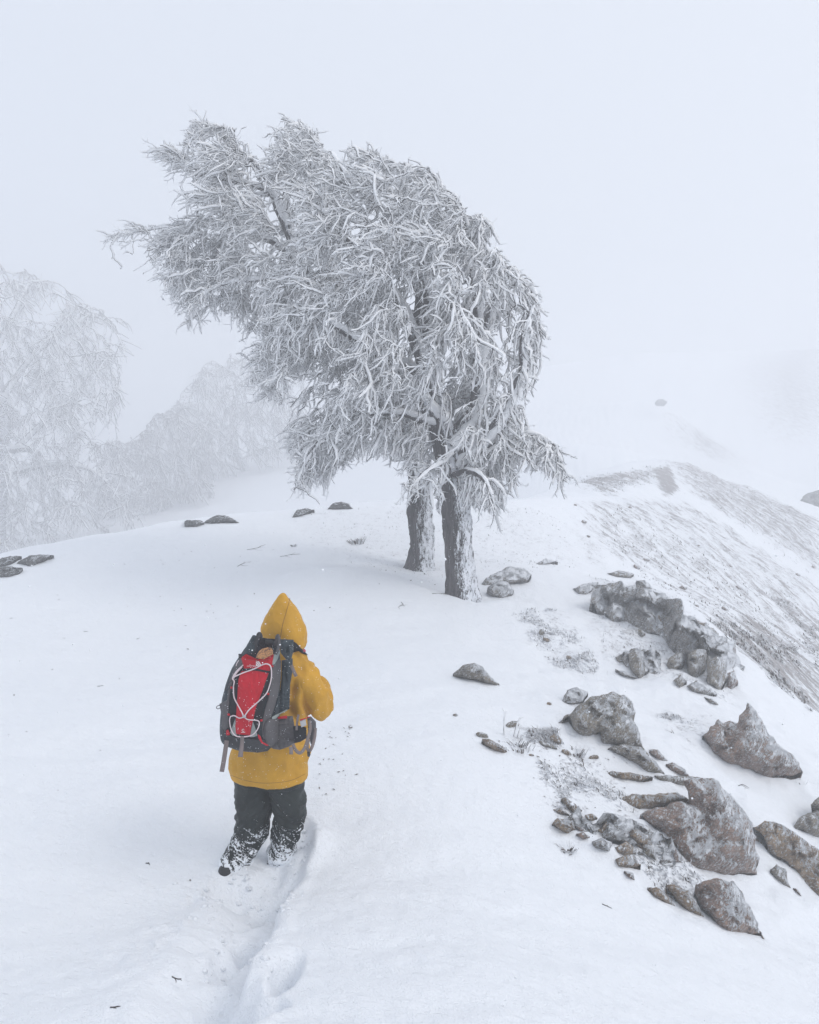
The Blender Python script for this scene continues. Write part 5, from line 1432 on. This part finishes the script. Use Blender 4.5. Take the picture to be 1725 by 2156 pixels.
for z1 in ([(845,1385),(940,1366),(945,1398),(850,1404)], [(948,1368),(1000,1366),(1004,1402),(950,1406)]): pp("red_trim", z1, M_RED, .055, .008)
pp("red_trim", [(318,1520),(336,1512),(356,1560),(330,1600),(304,1610)], M_RED, .018, .01)
pp("red_trim", [(640,1560),(668,1580),(690,1640),(758,1676),(735,1682),(680,1655),(645,1600)], M_RED, .026, .01)
pp("pocket_band", [(482,888),(560,880),(640,888),(765,912),(765,934),(640,910),(560,904),(484,912)], M_BLACK, .034, .006, spacing=1.2)
pp("compression_panel", [(785,1385),(850,1350),(940,1305),(945,1318),(880,1350),(830,1400),(790,1408)], M_LGREY, .045, .008)
# open collar around the mouth of the pack
def dz(d0, s=0.): return lambda v: d0 + s*(v[:, 1]-v[:, 1].mean())
pp("collar", [(480,745),(530,640),(585,545),(600,538),(640,552),(625,620),(600,700),(560,735),(520,735)], M_TEAL, 0, .012, .006, depth=dz(4.60, -.002), fold=.01, seed=13)
pp("collar", [(870,580),(1010,588),(1008,700),(985,800),(940,800),(880,730),(868,660)], M_TEAL, 0, .03, .02, depth=dz(4.66, -.0015), fold=.014, seed=14)
pp("collar", [(660,560),(740,575),(850,580),(860,640),(830,700),(700,690),(640,640)], M_BLACK, 0, .02, .01, depth=dz(4.80), fold=.01, seed=15)
strap("haul_loop", Z1([(585,730),(608,650),(636,570),(652,528),(668,540),(676,580)]), .022, M_CHAR, pack, inv_p, depth=[4.60,4.60,4.60,4.61,4.62,4.64])
strap("haul_loop", Z1([(822,735),(850,690),(862,620),(856,560),(845,545),(832,580),(826,650)]), .017, M_GREYC, pack, inv_p, depth=[4.58,4.57,4.57,4.58,4.60,4.64,4.68])
panel("top_buckle", Z1([(715,590),(800,595),(800,622),(790,636),(722,632)]), None, M_BUCK, pack, inv_p, depth=4.765, thick=.01, puff=.004)
for z1, d in (((455,765),4.60), ((455,740),4.60)):
    x, y = z1; panel("clip", Z1([(x-14,y-8),(x+22,y-6),(x+20,y+14),(x-12,y+16)]), None, M_BUCK, pack, inv_p, depth=d, thick=.012, puff=.003, spacing=1.2)
ball = lambda z1, off, r, mat, nm: None
cordp("bungee_cord", Z1([(380,990),(410,965),(500,925),(600,890),(690,845),(740,838),(775,868),(782,960),(765,1050),(730,1140),(650,1222),(550,1310),(500,1378),(480,1340),(430,1250),(396,1180),(390,1080),(398,1015),(380,985),(420,915),(490,848)]), bvh_p, M_CORD, pack, inv_p, .042, .0036)
cordp("bungee_cord", Z1([(360,1378),(400,1370),(450,1396),(500,1386),(540,1412),(640,1420),(656,1460),(632,1520),(580,1572),(490,1588),(410,1576),(366,1510),(350,1420),(360,1378)]), bvh_p, M_CORD, pack, inv_p, .036, .0034)
cordp("bungee_cord", Z1([(385,990),(430,920),(480,870)]), bvh_p, M_CORD, pack, inv_p, .040, .003)
panel("cord_hub", Z1([(482,1365),(518,1365),(520,1392),(484,1394)]), bvh_p, M_STEEL, pack, inv_p, .046, .012, .004, spacing=1.2)
for x, y in ((790,860),(748,1145),(678,1418),(370,1080),(340,1358)):
    panel("cord_tab", Z1([(x-12,y-10),(x+12,y-10),(x+13,y+11),(x-12,y+12)]), bvh_p, M_RED, pack, inv_p, .040, .02, .004, spacing=1.2)
cordp("side_cord", Z1([(372,1010),(340,1040),(315,1085),(318,1115),(340,1100),(352,1060)]), None, M_BUCK, pack, inv_p, rad=.0025, depth=[4.58]*6)
cordp("side_cord", Z1([(258,1262),(225,1270),(215,1290),(232,1300),(262,1285)]), None, M_BUCK, pack, inv_p, rad=.0022, depth=[4.60]*5)
cordp("side_cord", Z1([(445,800),(425,830),(416,860)]), None, M_CORD, pack, inv_p, rad=.0022, depth=[4.60]*3)
strap("webbing_strap", Z1([(322,1625),(305,1740),(288,1850),(270,1948)]), .026, M_STRAP, pack, inv_p, depth=[4.64,4.62,4.60,4.59])
strap("webbing_strap", Z1([(480,1585),(478,1660),(466,1750),(462,1795)]), [.020,.022,.026,.028], M_STRAP, pack, inv_p, depth=[4.50,4.51,4.50,4.50])
strap("webbing_strap", Z1([(980,1690),(985,1730),(984,1768)]), .022, M_STRAP, pack, inv_p, depth=[4.60,4.59,4.59])
strap("webbing_strap", Z1([(1000,1660),(1035,1730),(1080,1752),(1125,1700),(1160,1590),(1180,1500),(1170,1420)]), .019, M_STRAP, pack, inv_p, depth=[4.62,4.60,4.60,4.61,4.63,4.65,4.68])
strap("webbing_strap", Z1([(1235,1500),(1225,1600),(1200,1690),(1170,1735),(1150,1690),(1165,1620)]), .018, M_STRAP, pack, inv_p, depth=[4.72,4.66,4.63,4.62,4.63,4.66])
strap("webbing_strap", Z1([(985,850),(1010,910),(1036,965)]), .020, M_STRAP, pack, inv_p, depth=[4.66,4.66,4.65])
strap("webbing_strap", Z1([(1010,640),(1000,760),(985,860),(930,950),(878,1020)]), .013, M_STRAP, pack, inv_p, bvh=bvh_p, off=.03)
strap("webbing_strap", Z1([(1060,1360),(1045,1440),(1040,1520)]), .014, M_STRAP, pack, inv_p, depth=[4.70,4.66,4.66])
pn = lambda nm, z1, mat, d, th, pf: panel(nm, Z1(z1), None, mat, pack, inv_p, depth=dz(d), thick=th, puff=pf)
pn("hip_belt", [(1005,1480),(1060,1470),(1140,1490),(1145,1600),(1080,1640),(1015,1655)], M_BLACK, 4.70, .04, .02)
pn("belt_pocket", [(1150,1395),(1190,1378),(1240,1432),(1242,1560),(1215,1680),(1185,1660),(1160,1560)], M_GREYC, 4.74, .05, .018)
pn("belt_buckle", [(1072,1425),(1132,1400),(1142,1470),(1088,1492)], M_STEEL, 4.66, .015, .005)
pn("red_trim", [(1075,1408),(1135,1392),(1160,1380),(1190,1378),(1150,1396),(1134,1402),(1078,1424)], M_RED, 4.65, .006, 0)
pn("cord_lock", [(1148,1745),(1180,1742),(1184,1775),(1172,1798),(1152,1790)], M_BUCK, 4.62, .018, .008)
panel("shoulder_strap", Z1([(1000,600),(1040,625),(1075,665),(1120,705),(1160,748),(1118,736),(1060,706),(1000,722)]), bvh_j, M_BLACK, pack, inv_p, .012, .02, .008)
# print on the red pocket
bpy.context.view_layer.update()
rm_ = np.array([pack.matrix_world @ v.co for v in red.data.vertices]); rp = [tuple(p.vertices) for p in red.data.polygons]
bvh_r = BVHTree.FromPolygons([tuple(v) for v in rm_], rp)
def band(cx, cy, r0, r1, a0, a1, n=9, sx=1., sy=1.):
    t = np.linspace(a0, a1, n); o = [(cx+r1*sx*math.cos(a), cy-r1*sy*math.sin(a)) for a in t]; i_ = [(cx+max(r0, .5)*sx*math.cos(a), cy-max(r0, .5)*sy*math.sin(a)) for a in t[::-1]]
    return o+i_
for r0, r1 in ((44, 56), (27, 40), (2, 23)):
    panel("logo_mark", Z1(band(622, 860, r0, r1, .03, math.pi*.5, sx=.92, sy=1.05)), bvh_r, M_PRINT, red, Matrix.Identity(4), .0012, .001, spacing=1.2).data.transform(inv_p)
def print_text(txt, ox, oy, w, ang):
    cu = bpy.data.curves.new("print", 'FONT'); cu.body = txt; cu.size = 1; cu.resolution_u = 2
    ob = bpy.data.objects.new("print", cu); C.objects.link(ob)
    dg = bpy.context.evaluated_depsgraph_get(); me = ob.evaluated_get(dg).to_mesh()
    v = np.array([tuple(x.co) for x in me.vertices]); f = [tuple(p.vertices) for p in me.polygons]
    ob.evaluated_get(dg).to_mesh_clear(); bpy.data.objects.remove(ob); bpy.data.curves.remove(cu)
    s = w/np.ptp(v[:, 0]); x = (v[:, 0]-v[:, 0].min())*s; y = v[:, 1]*s*1.25
    px = [(ox+a*math.cos(ang)+b*math.sin(ang)*0, oy+a*math.sin(ang)-b) for a, b in zip(x, y)]
    p, dirs = ray_pts(np.array(Z1(px)), bvh_r); p = p-dirs*.0015
    me2 = bpy.data.meshes.new("lettering"); me2.from_pydata([tuple(q) for q in p], [], f); me2.materials.append(M_PRINT); me2.transform(inv_p)
    o = bpy.data.objects.new("lettering", me2); C.objects.link(o); o.parent = red
print_text("NORTH FACE", 530, 866, 88, -.04)
panel("logo_mark", Z1(band(490, 1520, 9, 14, .5, 5.9, 14)), bvh_r, M_PRINT, red, Matrix.Identity(4), .0012, .001, spacing=1.2).data.transform(inv_p)
panel("logo_mark", Z1([(470,1540),(512,1538),(512,1543),(470,1545)]), bvh_r, M_PRINT, red, Matrix.Identity(4), .0012, .001, spacing=1.2).data.transform(inv_p)
# wooden piece tucked in the pack mouth
wd = panel("wooden_disc", Z1([(618,778),(630,745),(655,705),(690,678),(740,668),(780,672),(797,695),(797,740),(700,790)]), None, M_WOOD, pack, Matrix.Identity(4), depth=dz(4.57), thick=.018, puff=.006, spacing=1.3)
wd.parent = None; reloc(wd, np.array([v.co for v in wd.data.vertices]).mean(0))
tag(wd, "round tan wooden piece with dark grain sticking out of the pack mouth", "wooden disc")

# ------------------------------------------------------------------ churned snow lumps and falling snow
r = np.random.default_rng(5)
def lumps(name, cents, rads, mat, k=6):
    base = []
    for i in range(1, 4):
        a = math.pi*i/4; th = np.arange(k)*2*math.pi/k+i*.4
        base += [(math.sin(a)*math.cos(t), math.sin(a)*math.sin(t), math.cos(a)) for t in th]
    base += [(0, 0, 1), (0, 0, -1)]; base = np.array(base); nb = len(base)
    Q = []; T = []
    for i in range(2):
        for j in range(k): Q.append((i*k+j, (i+1)*k+j, (i+1)*k+(j+1) % k, i*k+(j+1) % k))
    for j in range(k): T.append((nb-2, j, (j+1) % k)); T.append((nb-1, 2*k+(j+1) % k, 2*k+j))
    n = len(cents); V = cents[:, None]+base[None]*rads[:, None]*(.75+.5*r.random((n, nb, 1)))
    o = np.arange(n)[:, None, None]*nb
    return mesh_obj(name, V.reshape(-1, 3), [(np.array(Q)[None]+o).reshape(-1, 4), (np.array(T)[None]+o).reshape(-1, 3)], [mat])
c = []
for X, Y, sx, sy, n in ((520,1850,45,30,60),(600,1800,40,18,50),(440,1900,45,45,55),(640,1730,12,30,30),(610,1880,14,50,40),(460,1990,30,70,40),(560,2000,20,60,25)):
    for _ in range(n):
        p, _d = ground_hit(X+r.normal()*sx*.6, Y+r.normal()*sy*.6)
        c.append([p[0], p[1]])
c = np.array(c); zz = height(c[:, 0], c[:, 1]); rd = .004+.016*r.random(len(c))**3
cl = lumps("snow_clods", np.c_[c, zz-rd*.1], np.stack([rd*1.2, rd, rd*.7], -1), M_SNOW); tag(cl, "loose lumps of kicked-up snow around the walker's trench", "snow", kind='stuff')
n = 4200
c = np.stack([r.uniform(-6, 6, n), r.uniform(1.0, 15, n), r.uniform(-1.0, 2.4, n)], -1)
c = c[c[:, 2] > height(c[:, 0], c[:, 1])+.05]; rd = .0016+.0022*r.random(len(c))**2
fl = lumps("falling_snow", c, np.stack([rd*1.5, rd, rd], -1), plain("snowflake", (.9, .92, .95), .5), k=4)
tag(fl, "fine snowflakes blowing through the air", "snow", kind='stuff')
